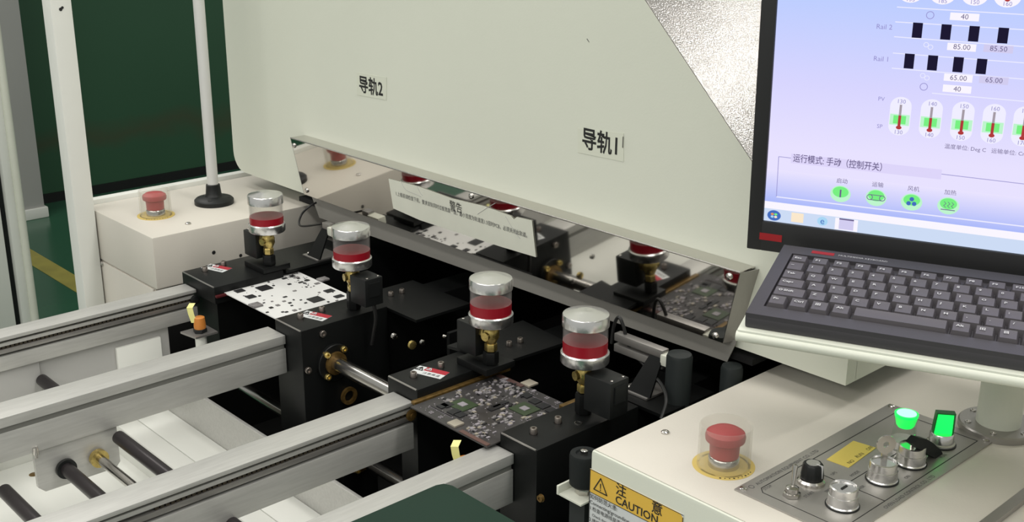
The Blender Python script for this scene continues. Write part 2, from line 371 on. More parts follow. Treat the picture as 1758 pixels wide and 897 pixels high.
text('lettering', 'AUTOMATION EQUIPMENT CO., LTD', .0062, INKG, pn, (x0+.022, y1-.0115, ZP+.0002), EXP, EYP)
part('emblem', MB().ringtube([(.003, 0), (.003, .0002)], [(.0023, 0), (.0023, .0002)], (x0+.015, y1-.009, ZP), n=20), INKG, pn)
for (s_, x, y) in (('STOP', .845, .557), ('START', .862, .523), ('SPEED', .885, .515), ('POWER', .905, .497), ('MODE', .93, .516), ('ON', .965, .478), ('RUN', 1.03, .476), ('UPS', .918, .53)):
    text('lettering', s_, .0052, INKG, pn, (x, y, ZP+.0002), EXP, EYP)
text('lettering', 'OVEN LOAD CONTROL CO., LTD', .006, INKG, pn, (.90, .4615, ZP+.0002), EXP, EYP)
ylp = [pz(1419, 790, ZP), pz(1465, 758, ZP), pz(1504, 770, ZP), pz(1457, 804, ZP)]
yl = part('yellow_tag', MB().prism(ylp, (0, 0, .0005)), YTAPE, pn, 'yellow paper tag')
for (s_, f1, f2) in (('NO', .12, .1), ('RUN', .42, .12), ('OFF', .8, .1)):
    o_ = ylp[3]+(ylp[2]-ylp[3])*f1+(ylp[0]-ylp[3])*f2+Vector((0, 0, .0006)); text('lettering', s_, .0062, INK, yl, o_, EXP, EYP)

def ctl(name, label, px, py): 
    c = pz(px, py, ZP); return thing(name, label, 'switch', c), c
# toggle
t, c = ctl('toggle_switch', 'small chrome toggle switch at the near left of the panel', 1359, 852)
part('nut', MB().hexa(c, (0, 0, 1), .0085, .004), STEEL, t); part('bushing', MB().lathe([(.0062, .004), (.0062, .009), (.004, .0105)], c), STEEL, t)
part('lever', MB().lathe([(.0015, .009), (.0026, .028), (.0024, .030), (.001, .031)], c, (.22, .1, 1), 14), STEEL, t)
# rotary knob
t, c = ctl('rotary_knob', 'black fluted rotary knob with white pointer behind the toggle switch', 1392, 829)
part('base_ring', MB().lathe([(.0135, 0), (.0135, .003), (.0115, .005)], c), STEEL, t)
kn = MB(); n = 36; pr = []
cc = c+Vector((.001, 0, .005))
vs = []; fs = []
for h, rr_ in ((0, .0108), (.002, .0112), (.014, .0098), (.0155, .0088)):
    for k in range(n): t_ = 2*pi*k/n; r_ = rr_*(1-.05*(k % 4 < 2)); vs.append(cc+Vector((cos(t_)*r_, sin(t_)*r_, h)))
for i in range(3):
    for k in range(n): fs.append((i*n+k, i*n+(k+1) % n, (i+1)*n+(k+1) % n, (i+1)*n+k))
fs.append(tuple(3*n+k for k in range(n))); kn.add(vs, fs); part('fluted_cap', kn, BLACKP, t)
part('silver_inlay', MB().lathe([(.0065, .0155), (.0065, .0160), (0, .0160)], cc), LIDM, t)
part('pointer_line', MB().box(cc.x-.0005, cc.x+.0005, cc.y-.0112, cc.y-.0040, cc.z+.003, cc.z+.0162), LEG, t)
def barrel(t, c, r=.0142, h=.0195):
    part('barrel', MB().lathe([(r*1.06, 0), (r*1.06, .002), (r, .003), (r*.99, h*.6), (r*.93, h*.62), (r*.92, h), (r*.84, h+.0008), (r*.8, h-.001), (0, h-.001)], c, n=32), LIDM, t)
    part('gasket', MB().lathe([(r*1.12, -.0002), (r*1.12, .0012), (r, .0013)], c, n=32), BLACKP, t)
t, c = ctl('key_switch', 'silver key switch without a key nearest the front edge', 1446, 868)
barrel(t, c); part('keyway', MB().box(c.x-.0045, c.x+.0045, c.y-.001, c.y+.001, c.z+.018, c.z+.0192), INK, t)
t, c = ctl('key_switch', 'silver key switch holding a bare steel key with round bow', 1514, 824)
barrel(t, c)
k_ = MB(); kc = c+Vector((0, 0, .034)); dv = Vector((.80, -.6, 0)); nv = Vector((.6, .8, 0))
k_.ringtube([(.0095, -.0008), (.0095, .0008)], [(.003, -.0008), (.003, .0008)], kc+Vector((0, 0, .004)), nv, 28)
k_.prism([c+dv*-.003+Vector((0, 0, .018)), c+dv*.003+Vector((0, 0, .018)), kc+dv*.003, kc-dv*.003], nv*.0014)
part('key', k_, STEEL, t, 'bare steel key')
t, c = ctl('key_switch', 'silver key switch holding a key with a black plastic bow', 1563, 796)
barrel(t, c)
k_ = MB(); k_.prism([c+Vector((-.002, 0, .018)), c+Vector((.004, 0, .018)), c+Vector((.004, 0, .030)), c+Vector((-.002, 0, .030))], (0, .0014, 0)); part('key_blade', k_, STEEL, t)
k_ = MB(); P0 = pY(1568, 758, c.y-.004); 
pts = [pY(*p, c.y-.012) for p in ((1567, 763), (1577, 752), (1592, 755), (1603, 762), (1617, 776), (1621, 788), (1612, 791), (1600, 785), (1590, 778), (1577, 770))]
k_.prism(pts, (0, .008, 0)); part('key_bow', k_, RUBBER, t, 'black plastic key bow')
t, c = ctl('push_button', 'glowing green round push button in a tall clear guard', 1549, 772)
part('barrel', MB().lathe([(.0145, 0), (.0145, .003), (.0125, .004), (.0125, .012)], c, n=28), LIDM, t)
part('guard_tube', MB().ringtube([(.0135, .004), (.0105, .030), (.0125, .038)], [(.0125, .004), (.0095, .030), (.0115, .038)], c, n=32), GLASSC, t)
part('lit_cap', MB().lathe([(.0075, .026), (.0090, .028), (.0118, .040), (.0118, .0405)], c, n=32), GREENL, t)
part('lens_core', MB().lathe([(.0098, .0405), (.0095, .0412), (0, .0416)], c, n=32), GREENL2, t)
t, c = ctl('selector_switch', 'lit green selector switch nearest the monitor support column', 1615, 763)
part('barrel', MB().lathe([(.0142, 0), (.0142, .003), (.0125, .004), (.0120, .013), (.0112, .014)], c, n=30), LIDM, t)
part('gasket', MB().lathe([(.0152, -.0002), (.0152, .0012), (.014, .0013)], c, n=30), BLACKP, t)
ex_ = Vector((.62, -.78, 0)); ey_ = Vector((.78, .62, 0))
part('handle', MB().prism([c+ex_*-.0105-ey_*.004+Vector((0, 0, .012)), c+ex_*.0105-ey_*.004+Vector((0, 0, .012)), c+ex_*.0105-ey_*.003+Vector((0, 0, .036)), c+ex_*-.0085-ey_*.003+Vector((0, 0, .036))], ey_*.008), GREEND, t)
part('lit_face', MB().prism([c+ex_*-.009-ey_*.0046+Vector((0, 0, .013)), c+ex_*.0085-ey_*.0046+Vector((0, 0, .013)), c+ex_*.0085-ey_*.0036+Vector((0, 0, .0345)), c+ex_*-.007-ey_*.0036+Vector((0, 0, .0345))], ey_*.001), GREENL, t)

# ================================================================ HOOD
XH = 1.058
hd = thing('oven_hood', 'huge pale oven hood with a sloped right flank', 'oven hood', (2.0, 1.3, .99))
yR, yL, zB = .607, 1.905, 1.029
prof = [(yR, zB), (yR, 1.112), (1.27, 1.762), (1.60, 1.762)]
for k in range(5): t = k/4*pi/2; prof.append((yL-.06+.06*sin(t), 1.702+.06*cos(t)))
for k in range(7): t = k/6*pi/2; prof.append((yL-.035+.035*cos(t), zB+.035-.035*sin(t)))
part('end_panel', MB().prism([(XH, y, z) for y, z in prof], (.02, 0, 0)), HOODM, hd)
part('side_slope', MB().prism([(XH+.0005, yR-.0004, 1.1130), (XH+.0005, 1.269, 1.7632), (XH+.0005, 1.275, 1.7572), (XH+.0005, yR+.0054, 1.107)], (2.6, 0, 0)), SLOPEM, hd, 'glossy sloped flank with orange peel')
part('side_skirt', MB().box(XH+.0195, 3.6, yR, yR+.004, zB, 1.112), HOODM, hd)
part('top_skin', MB().box(XH+.021, 3.6, 1.28, 1.84, 1.755, 1.761), HOODM, hd)
part('rear_skin', MB().box(XH+.021, 3.6, yL-.004, yL, zB+.035, 1.70), HOODM, hd)
sp_ = pX(1008, 66, XH); part('scratch', MB().prism([sp_, sp_+Vector((0, -.004, -.004)), sp_+Vector((0, -.0035, -.0045)), sp_+Vector((0, .0005, -.001))], (-.0003, 0, 0)), INKG, hd)
def rail_sign(p, txt):
    a_ = [pX(*q_, XH) for q_ in p]; off = Vector((-.0006, 0, 0))
    s_ = part('rail_sign', MB().prism([q_+off for q_ in a_], (.0005, 0, 0)), PAPERH, hd, 'paper sign reading '+txt)
    return s_, a_
s_, a_ = rail_sign([(613, 124), (664, 133), (664, 172), (613, 163)], '导轨2')
text('lettering', '导轨2', .0285, INK, s_, (XH-.0008, pX(617, 155, XH).y, pX(617, 155, XH).z), EY, EZ, sxx=.88, bold=.0006)
s_, a_ = rail_sign([(992, 220), (1071, 229), (1071, 278), (992, 262)], '导轨1')
text('lettering', '导轨1', .0300, INK, s_, (XH-.0008, pX(999, 251, XH).y, pX(999, 251, XH).z), EY, EZ, sxx=.88, bold=.0006)
zz = pX(1071, 229, XH); part('curled_edge', MB().box(XH-.002, XH-.0006, zz.y-.0003, zz.y, zz.z-.018, zz.z-.004), INKG, s_)

# ================================================================ CHROME GUARD
TG = radians(4.2); XGC = 1.034
NG = Vector((cos(TG), 0, sin(TG)))
def pG(px, py, off=0):      # a point on the slightly down-tilted guard plate
    r = ray(px, py); q_ = Vector((XGC-off, 0, 1.08)); return CAM + r*((q_-CAM).dot(NG)/r.dot(NG))
gd = thing('chrome_guard', 'mirror polished steel guard bolted across the hood bottom', 'guard', (XGC, 1.2, .985))
G = [pG(499, 238), pG(1271, 469), pG(1241, 592), pG(522, 332)]
zt_ = (G[0].z+G[1].z)/2; G[0].z = G[1].z = zt_; G[0].x = G[1].x = XGC-(zt_-1.08)*math.tan(TG)
zb_ = (G[2].z+G[3].z)/2; G[2].z = G[3].z = zb_; G[2].x = G[3].x = XGC-(zb_-1.08)*math.tan(TG)
EG = Vector((-sin(TG), 0, cos(TG)))
part('mirror_plate', MB().prism(G, NG*.0015), CHROME, gd)
H = [Vector((XH-.0003, p.y, p.z)) for p in G]
part('top_flange', MB().prism([G[0], G[1], H[1], H[0]], (0, 0, .0016)), CHROME, gd)
part('end_flange', MB().prism([G[1], H[1]+Vector((0, -.006, 0)), H[2]+Vector((0, -.006, 0)), G[2]], (0, .0012, 0)), SATIN, gd)
part('end_flange', MB().prism([G[0], H[0], H[3], G[3]], (0, .0012, 0)), SATIN, gd)
part('top_bead', MB().cyl(G[0]+Vector((0, 0, .0008)), G[1]+Vector((0, 0, .0008)), .0012, 8), STEEL, gd)
for p in ((505, 250), (527, 327), (809, 337), (1252, 475), (1228, 577)): screw(gd, pG(*p), (-1, 0, 0), .0042, .003)
STRIP = mat('dull_steel_strip', (.30, .29, .265), .42, metal=.15, bump=.05)
s0, s1 = pX(548, 374, XH-.004), pX(1248, 622, XH-.004)
part('lower_strip', MB().prism([(XH-.008, G[2].y-.01, zb_+.002), (XH-.008, G[3].y+.002, zb_+.002), (XH-.004, s0.y, s0.z), (XH-.004, s1.y, s1.z)], (.0015, 0, 0)), STRIP, gd)
# warning notice
pts = [(667, 307), (720, 321), (775, 341), (830, 354), (877, 371), (882, 377), (887, 373), (913, 379), (920, 442), (860, 424), (780, 398), (720, 378), (675, 358)]
nt_ = part('warning_notice', MB().prism([pG(*q_, .0012) for q_ in pts], NG*.0005), PAPER, gd, 'white paper notice reading 警告')
text('lettering', '警告', .0165, INK, nt_, pG(772, 359, .0020), EY, EG, sxx=.85)
q0, q1 = pG(679, 335, .0018), pG(905, 408, .0018)
ex_ = (q1-q0); L_ = ex_.length; ex_.normalize()
body = '1.上板前请检查下机，要求双轨同时过板宽度一致，最小宽度为轨道宽1.5倍时PCB，必须关闭此轨道。'
tt = text('lettering', body, .0078, INKG, nt_, q0, ex_, EG)
mxx = max((v.co+ORG[tt.name]-q0).dot(ex_) for v in tt.data.vertices)
for v in tt.data.vertices:
    r_ = v.co+ORG[tt.name]-q0; v.co = v.co-ex_*(r_.dot(ex_)*(1-L_/mxx))
cr = MB()
for p in ([(688, 311), (697, 326), (715, 334), (723, 338)], [(820, 368), (835, 358), (850, 349)], [(868, 372), (880, 392), (893, 410)], [(716, 320), (722, 332), (726, 336)]):
    cr.tube([pG(*q_, .0013) for q_ in p], .0004, 6, 3)
part('crease', cr, GREYW, nt_)

# ================================================================ OVEN BODY (black inside)
ov = thing('oven_bay', 'black open inlet bay of the oven below the hood', 'oven', (1.0, 1.2, 0))
part('bay_floor', MB().box(.744, 1.9, .729, 1.69, .60, .62), BLACKI, ov)
part('bay_side', MB().box(.79, 1.9, 1.688, 1.692, .62, .905), BLACKI, ov)
part('bay_side', MB().box(.80, 1.9, .7285, .7325, .30, .97), BLACKI, ov)
part('tunnel_back', MB().box(1.55, 1.56, .73, 1.69, .62, 1.02), BLACKI, ov)
part('tunnel_roof', MB().box(XH+.001, 1.56, .73, 1.69, 1.012, 1.02), BLACKI, ov)
part('base_body', MB().box(.744, 1.9, .729, 1.70, .0, .60), BLACKI, ov)
fr = part('inlet_sill', MB().box(.738, .744, .74, 1.70, .0, .812, .0008), ALU, ov, 'bare metal sill plate')

# loader cabinet
ld = thing('loader_base', 'white sheet metal base below the conveyor rails', 'machine base', (.3, 1.2, 0))
part('body', MB().box(-.3, .70, .72, 1.68, 0, .69), WHITEP, ld)
part('deck', MB().box(-.3, .7375, .72, 1.68, .69, .70), WHITEP, ld)
part('cover_plate', MB().box(.654, .6855, 1.05, 1.60, .70, .75, .001), WHITEP, ld)
part('cover_plate', MB().box(.6865, .7375, 1.05, 1.60, .70, .7502, .001), WHITEP, ld)
screw(ld, pz(296, 701, .7505)+Vector((-.003, 0, 0)), r=.003, h=.004, M=BLACKP)
part('cover_plate', MB().box(.660, .7000, .80, 1.02, .70, .75, .001), WHITEP, ld)
part('cover_plate', MB().box(.7010, .7375, .80, 1.02, .70, .7502, .001), WHITEP, ld)
part('back_wall', MB().box(-.3, .70, 1.665, 1.68, .70, .86, .001), WHITEP, ld)
c = pz(58, 815, .7003); part('stain', MB().lathe([(.007, 0), (.006, .0003), (0, .0004)], c, n=14), GOLD, ld)

# ================================================================ CONVEYOR RAILS
ZR = .951
def rail(y0, y1, label, chain, zlow):
    r = thing('conveyor_rail', label, 'rail', (.3, (y0+y1)/2, zlow), 'aluminium conveyor rails')
    if not chain:
        part('top_lip', MB().box(.1, XF-.001, y0, y1, ZR-.0125, ZR, .0007), ALU, r)
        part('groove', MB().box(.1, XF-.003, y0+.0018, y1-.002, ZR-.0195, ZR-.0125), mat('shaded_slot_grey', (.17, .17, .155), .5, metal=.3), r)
        part('beam', MB().box(.1, XF-.001, y0+.0008, y1, zlow, ZR-.0195, .0007), ALU, r)
    else:
        part('top_lip', MB().box(.1, XF-.001, y0, y1, ZR-.0055, ZR, .0012), ALU, r)
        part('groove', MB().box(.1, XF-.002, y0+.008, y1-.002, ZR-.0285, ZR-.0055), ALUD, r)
        part('guide_strip', MB().box(.1, XF-.003, y0+.003, y0+.009, ZR-.0145, ZR-.0095, .0006), ALU, r, 'thin guide strip')
        part('guide_strip', MB().box(.1, XF-.003, y0+.002, y0+.009, ZR-.0245, ZR-.0185, .0006), SATIN, r, 'thin guide strip')
        ch = MB(); x = .45
        while x < XF-.008: ch.box(x, x+.0042, y0+.004, y0+.008, ZR-.0182, ZR-.0150); x += .0060
        part('chain', ch, CHAINM, r, 'oily roller chain', kind='stuff')
        part('beam', MB().box(.1, XF-.001, y0+.0012, y1, zlow, ZR-.0285, .0007), ALU, r)
        p = MB(); p.lathe([(.0075, 0), (.0075, .002), (.005, .003), (.0032, .003), (.0032, .005)], (XF-.004, y0+.002, ZR-.017), (0, -1, 0), 18)
        part('idler_pulley', p, GOLD if y0 < 1.1 else BLACKP, r)
    return r
r1 = rail(1.555, 1.590, 'farthest aluminium rail nearest the left cream box', True, .902)
part('mounting_plate', MB().box(.1, .7375, 1.566, 1.574, .835, .902), GREYW, r1)
part('patch_plate', MB().box(.652, .722, 1.560, 1.566, .80, .888, .001), WHITEP, r1)
part('bracket_plate', MB().box(.43, .540, 1.562, 1.566, .845, .905, .002), GREYW, r1)
part('slot', MB().box(.455, .462, 1.5605, 1.562, .855, .895), INK, r1)
r2 = rail(1.305, 1.350, 'second aluminium rail from the left with plain side face', False, .895)
bp_ = MB().prism([(.432, 1.309, .897), (.536, 1.309, .897), (.536, 1.309, .845), (.530, 1.309, .838), (.440, 1.309, .838), (.432, 1.309, .846)], (0, .006, 0))
part('bracket_plate', bp_, ALU, r2)
part('hook_screw', MB().lathe([(.0032, 0), (.0032, .009), (.0018, .009), (.0018, .014), (.0008, .015)], (.433, 1.3045, .902), (0, 0, -1), 12), STEEL, r2)
r3 = rail(1.020, 1.060, 'third aluminium rail from the left with oily chain groove', True, .888)
part('lower_ledge', MB().box(.1, .50, 1.014, 1.024, .878, .888, .001), ALU, r3)
r4 = rail(.842, .876, 'nearest aluminium rail beside the dark green cover', False, .890)
# width-adjusting rods
def rod(x, z, ya, yb, r, M, label, collar=None, name='adjusting_rod'):
    t = thing(name, label, 'rod', (x, (ya+yb)/2, z-r))
    part('shaft', MB().cyl((x, ya, z), (x, yb, z), r, 22), M, t)
    if collar:
        part('collar', MB().ringtube([(collar[0], 0), (collar[0], collar[1])], [(r, 0), (r, collar[1])], (x, collar[2], z), (0, -1, 0), 28), collar[3], t)
DARKROD = mat('dark_steel_rod', (.035, .030, .032), .32, metal=.5)
rod(.466, .862, 1.306, .79, .0085, DARKROD, 'dark lead rod in black collar, second from the lower left', (.0125, .005, 1.306, BLACKP))
rod(.507, .862, 1.306, .79, .0060, STEEL, 'slim bright steel rod in a brass collar', (.0115, .007, 1.306, BRASS))
rod(.533, .884, 1.298, .79, .0085, DARKROD, 'thick black rod in front of the white cover plates')
rod(.39, .862, 1.300, .79, .0085, DARKROD, 'dark steel rod crossing the lower left corner')
rod(.540, .872, 1.560, 1.360, .0085, DARKROD, 'short black rod between the two farthest rails')

# ================================================================ RAIL HEADS (black blocks)
ZT = .968
def head(y0, y1, label, lab_side, xe, plate=None):
    h = thing('rail_head', label, 'rail end block', (.85, (y0+y1)/2, .80), 'black rail end blocks')
    if plate:
        part('block', MB().box(XF, xe, y0, y1, .80, ZT, .0016), BLACK, h)
    else:
        part('block', MB().box(XF, xe, y0, y1, ZT-.027, ZT, .0016), BLACK, h)
        part('web', MB().box(XF+.01, xe, y0+.014, y1-.012, .80, ZT-.027), BLACK, h)
    part('rail_body', MB().box(xe, 1.30, y0+.008, y1-.008, .86, ZT-.008, .001), BLACK, h)
    part('front_edge', MB().box(XF-.0003, XF+.0014, y0+.002, y1-.002, ZT-.0012, ZT+.0002), SATIN, h)
    return h
def redlabel(h, c, ang):
    ex_ = Vector((cos(ang), sin(ang), 0)); ey_ = Vector((-ex_.y, ex_.x, 0)); c = Vector(c); z_ = Vector((0, 0, .0004))
    def R_(a0, a1, b0, b1, M, nm, par, dz=0): return part(nm, MB().prism([c+ex_*a0+ey_*b0+z_*dz, c+ex_*a1+ey_*b0+z_*dz, c+ex_*a1+ey_*b1+z_*dz, c+ex_*a0+ey_*b1+z_*dz], z_), M, par)
    L = R_(-.022, .022, -.011, .011, CAUTW, 'warning_label', h); L['label'] = 'red and white warning sticker'
    R_(-.010, .022, .001, .011, REDL, 'red_field', L, 1)
    part('pictogram', tri_outline(c+ex_*-.016+ey_*.002+z_*2, ex_, ey_, .006, .0013, Vector((0, 0, 1))), INK, L)
    part('pictogram', tri_outline(c+ex_*-.004+ey_*.0055+z_*3, ex_, ey_, .0045, .0009, Vector((0, 0, 1))), CAUTW, L)
    text('lettering', '注意高温', .0062, INKG, L, c+ex_*-.007+ey_*-.0075+z_*1.5, ex_, ey_)
h1 = head(1.500, 1.600, 'black end block of the farthest rail, touching the left box', 0, .905)
h2 = head(1.266, 1.332, 'tall black end block of the second rail with red label', 0, .93, True)
h3 = head(1.014, 1.073, 'black end block of the third rail beside the dark circuit board', 0, .90)
h4 = head(.807, .866, 'tall black end block nearest the right cream box', 0, .95, True)
redlabel(h1, pz(370, 463, ZT+.0002)+Vector((.004, .004, 0)), -1.25)
redlabel(h2, pz(540, 543, ZT+.0002), -1.25)
redlabel(h3, pz(738, 640, ZT+.0002), -1.25)
for h, ps in ((h1, ((352, 466), (384, 456))), (h2, ((516, 547), (553, 535))), (h3, ((710, 648), (757, 631))), (h4, ((916, 745), (958, 726)))):
    for p in ps: capscrew(h, pz(*p, ZT))
part('socket', MB().ringtube([(.0048, 0), (.0048, .0006)], [(.0035, 0), (.0035, .0006)], pz(993, 727, ZT), n=16), STEEL, h4)
for p, y in (((553, 573), 1.266), ((528, 636), 1.266)): capscrew(h2, pY(*p, y), (0, -1, 0), r=.0048, h=.004)
capscrew(h4, pX(929, 856, XF), (-1, 0, 0), r=.004, h=.003, M=GOLD)
part('chain_track', MB().box(.775, .93, 1.006, 1.0135, .9535, .9575, .0006), GOLD, h3, 'oily brass coloured track')
part('chain_track', MB().box(.885, .925, .8665, .8735, ZT-.006, ZT-.001, .0006), GOLD, h4, 'oily brass coloured track')
part('chain_track', MB().box(.785, .93, 1.494, 1.4995, .9525, .9560, .0006), mat('dark_red_track', (.07, .008, .01), .4), h1)
# cross shaft with flanges
cs = thing('cross_shaft', 'bright steel shaft with a bolted flange joining the two tall black blocks', 'shaft', (.834, 1.12, .88))
part('shaft', MB().cyl((.834, 1.265, .910), (.834, 1.0615, .910), .0105, 28), STEEL, cs)
part('flange', MB().lathe([(.0155, 0), (.027, .0001), (.027, .005), (.026, .006), (.016, .006)], (.834, 1.266, .910), (0, -1, 0), 28), BLACK, cs)
part('flange_rim', MB().ringtube([(.0165, .006), (.0165, .010)], [(.0105, .006), (.0105, .010)], (.834, 1.266, .910), (0, -1, 0), 28), GOLD, cs, 'brass coloured rim')
for a_ in (.9, 2.3, 4.0, 5.5): capscrew(cs, (.834+.022*cos(a_), 1.261, .910+.022*sin(a_)), (0, -1, 0), r=.0045, h=.006, M=BRASS)
part('bush', MB().ringtube([(.013, 0), (.013, .004)], [(.008, 0), (.008, .004)], (.856, 1.265, .852), (0, -1, 0), 24), GOLD, cs)
ls = thing('lower_shaft', 'dim steel shaft low inside the black oven bay', 'shaft', (.868, 1.1, .74))
part('shaft', MB().cyl((.868, 1.62, .752), (.868, .76, .752), .0095, 24), STEEL, ls)
part('flange', MB().lathe([(.012, 0), (.024, .0001), (.024, .005), (.013, .006), (.0095, .006)], (.868, 1.262, .752), (0, -1, 0), 24), GOLD, ls)
for a_ in (.6, 2.2, 4.2): capscrew(ls, (.868+.019*cos(a_), 1.256, .752+.019*sin(a_)), (0, -1, 0), r=.004, h=.006, M=BRASS)
part('support_web', MB().box(.84, .90, 1.262, 1.275, .62, .80), BLACK, ls)

# rollers and bolts seen dimly between blocks
for i, (px, py, y) in enumerate(((675, 580, 1.10), (705, 592, 1.10), (726, 587, 1.10), (763, 578, 1.10))):
    pass
gw = thing('inner_gear_plate', 'dim black side plate with bolts behind the steel shaft', 'plate', (.99, 1.085, .82))
part('plate', MB().box(.94, 1.05, 1.085, 1.092, .80, .955), BLACK, gw)
part('wheel', MB().ringtube([(.030, 0), (.030, .006)], [(.024, 0), (.024, .006)], (.985, 1.16, .925), (0, -1, 0), 30), BLACKP, gw)
for px, py, r in ((675, 577, .004), (706, 592, .006), (724, 588, .004), (762, 578, .003)):
    p = pY(px, py, 1.15); part('bolt', MB().lathe([(r, 0), (r, .004), (r*.6, .005), (0, .005)], (p.x, 1.15, p.z), (0, -1, 0), 12), BRASS if r > .005 else STEEL, gw)
part('bolt_plate', MB().box(.95, 1.07, 1.152, 1.158, .86, .955), BLACK, gw)

# mounting plates beside the cups
def mplate(pts, z, label, scr):
    t = thing('mounting_plate', label, 'plate', (pts[0][0], pts[0][1], z-.004)); P = [Vector((x, y, z)) for x, y in pts]
    part('plate', MB().prism(P, (0, 0, -.004)), BLACK, t)
    for p in scr: capscrew(t, pz(*p, z), r=.004, h=.006)
mplate([(.93, 1.335), (.93, 1.20), (1.03, 1.20), (1.03, 1.335)], .966, 'black plate with two screws behind the second oil cup', ((671, 508), (690, 503)))
mplate([(.895, 1.09), (.915, 1.0), (1.02, .995), (1.03, 1.09)], .972, 'black plate with two screws behind the third oil cup', ((874, 594), (893, 588)))
mplate([(.955, .86), (.955, .775), (1.05, .775), (1.05, .86)], .966, 'black plate behind the nearest oil cup', ((1097, 668),))
mplate([(.91, 1.60), (.91, 1.50), (1.05, 1.50), (1.05, 1.60)], .966, 'black plate behind the farthest oil cup', ())

# ================================================================ OIL CUPS
def cup(x, y, side, label, cube=1.0):
    zt = 1.090; c = Vector((x, y, zt)); R_ = .0268
    t = thing('oil_cup', label, 'oil cup', (x, y, .976), 'red oil cups on the rail heads')
    part('lid', MB().lathe([(R_*.9, -.0135), (R_, -.013), (R_, -.001), (R_*.97, .0004), (R_*.45, .0045), (R_*.3, .0056), (R_*.12, .0058), (0, .0054)], c, n=40), LIDM, t)
    lv = -.0310 if y < 1.2 else -.0335
    part('glass', MB().ringtube([(R_*.955, lv+.0002), (R_*.955, -.013)], [(R_*.90, lv+.0002), (R_*.90, -.013)], c, n=40), GLASSC, t)
    part('oil', MB().lathe([(R_*.955, -.0440), (R_*.955, lv), (0, lv)], c, n=36), OIL, t, 'deep red oil')
    part('base_ring', MB().lathe([(R_*.6, -.058), (R_*1.0, -.0575), (R_*1.04, -.056), (R_*1.04, -.0455), (R_*.98, -.044), (R_*.9, -.044), (R_*.9, -.0445), (0, -.0445)], c, n=40), LIDM, t)
    b_ = c+Vector((0, 0, -.058))
    br = part('brass_valve', MB().lathe([(.0065, 0), (.0065, -.004), (.0085, -.006), (.0105, -.011), (.0105, -.019), (.0080, -.024), (.0060, -.028)], b_, n=18), BRASS, t)
    part('hex_nut', MB().hexa(b_+Vector((0, 0, -.037)), (0, 0, 1), .0080, .010), BRASS, br)
    part('side_nut', MB().hexa(b_+Vector((0, side*.006, -.015)), (0, side, 0), .0088, .010), BRASS, br)
    part('valve_stem', MB().cyl(b_+Vector((0, 0, -.015)), b_+Vector((-.013, -side*.003, -.015)), .0055, 14), BRASS, br)
    part('foot_nut', MB().hexa(b_+Vector((0, 0, -.0545-(.0090 if side < 0 else 0))), (0, 0, 1), .0100, .0165+(.0090 if side < 0 else 0)), BLACK, t)
    s0 = y+side*.013; s1 = y+side*(.013+.036*cube)
    so = part('solenoid', MB().box(x-.014, x+.016, s0, s1, 1.032-.034*cube-.012, 1.030-.004, .0015), BLACKP, t)
    part('coil_cap', MB().box(x-.008, x+.010, s1-side*.0, s1+side*.002, 1.0, 1.020), BLACKP, so)
    for k in (-1, 1): screw(so, (x+.002+k*.009, s1-side*.005, 1.026), (0, 0, 1), .0018, .0012)
    return t
cup(.889, 1.514, 1, 'oil cup farthest from the monitor, in front of the left cream box')
cup(.889, 1.290, -1, 'oil cup behind the right corner of the white circuit board')
cup(.890, .999, 1, 'oil cup behind the dark circuit board, third from the left')
cup(.889, .838, -1, 'oil cup nearest the monitor, in front of the right steel guard end', 1.12)
# cup supports (black stands below the solenoids)
for (x, y, l_) in ((.889, 1.514, 'black foot block under the farthest oil cup'), (.890, .999, 'black foot block under the third oil cup')):
    t = thing('valve_stand', l_, 'stand', (x, y+.02, ZT)); part('block', MB().box(x-.018, x+.03, y-.012, y+.045, ZT+.0002, .9770, .0012), BLACK, t)

# ================================================================ SENSOR BRACKETS
def sbracket(o, label, arms):
    t = thing('sensor_bracket', label, 'bracket', o)
    x, y, z = o
    part('foot_plate', MB().box(x-.015, x+.03, y-.02, y+.022, z, z+.003, .0008), SATIN, t)
    part('gusset', MB().prism([(x-.012, y+.012, z+.003), (x-.012, y-.022, z+.003), (x+.010, y-.022, z+.052), (x+.010, y-.004, z+.052)], (.003, 0, 0)), BLACK, t)
    for k in (0, 1): part('arm_bar', MB().box(x+.008, x+.020, y-.022, y+arms, z+.034+.014*k, z+.044+.014*k, .001), SATIN, t)
    part('sensor', MB().box(x+.006, x+.022, y-.050, y-.020, z+.040, z+.054, .002), PAPER, t)
    for k in (0, 1): screw(t, (x-.008+.016*k, y+.014, z+.003), r=.003, h=.004)
    return t
sbracket((.985, 1.525, .966), 'dark bracket with pale sensor behind the two farthest oil cups', -.004)
sbracket((.985, .833, .966), 'dark bracket with paired bars behind the nearest oil cup', .055)
def cable(pts, r, label, M=CABLE): 
    single('cable', MB().tube(pts, r, 8, 8), M, label, 'cable')
cable([(.995, 1.525, 1.02), pX(516, 388, 1.01), pX(517, 370, 1.02), pX(530, 356, 1.03), pX(543, 348, 1.045)], .0017, 'thin black cable rising beside the left box corner')
cable([pX(1050, 590, 1.0), pX(1054, 560, 1.0), pX(1062, 545, 1.0), pX(1070, 560, 1.0), pX(1078, 590, 1.0), pX(1092, 612, 1.0), pX(1118, 640, .99), pX(1138, 665, .98), pX(1144, 690, .965), pX(1135, 720, .95)], .0022, 'black cable looping behind the nearest oil cup')
cable([pY(640, 515, 1.245), pY(645, 545, 1.245), pY(642, 570, 1.25), pY(638, 592, 1.255)], .0028, 'dark cable hanging below the second oil cup solenoid')

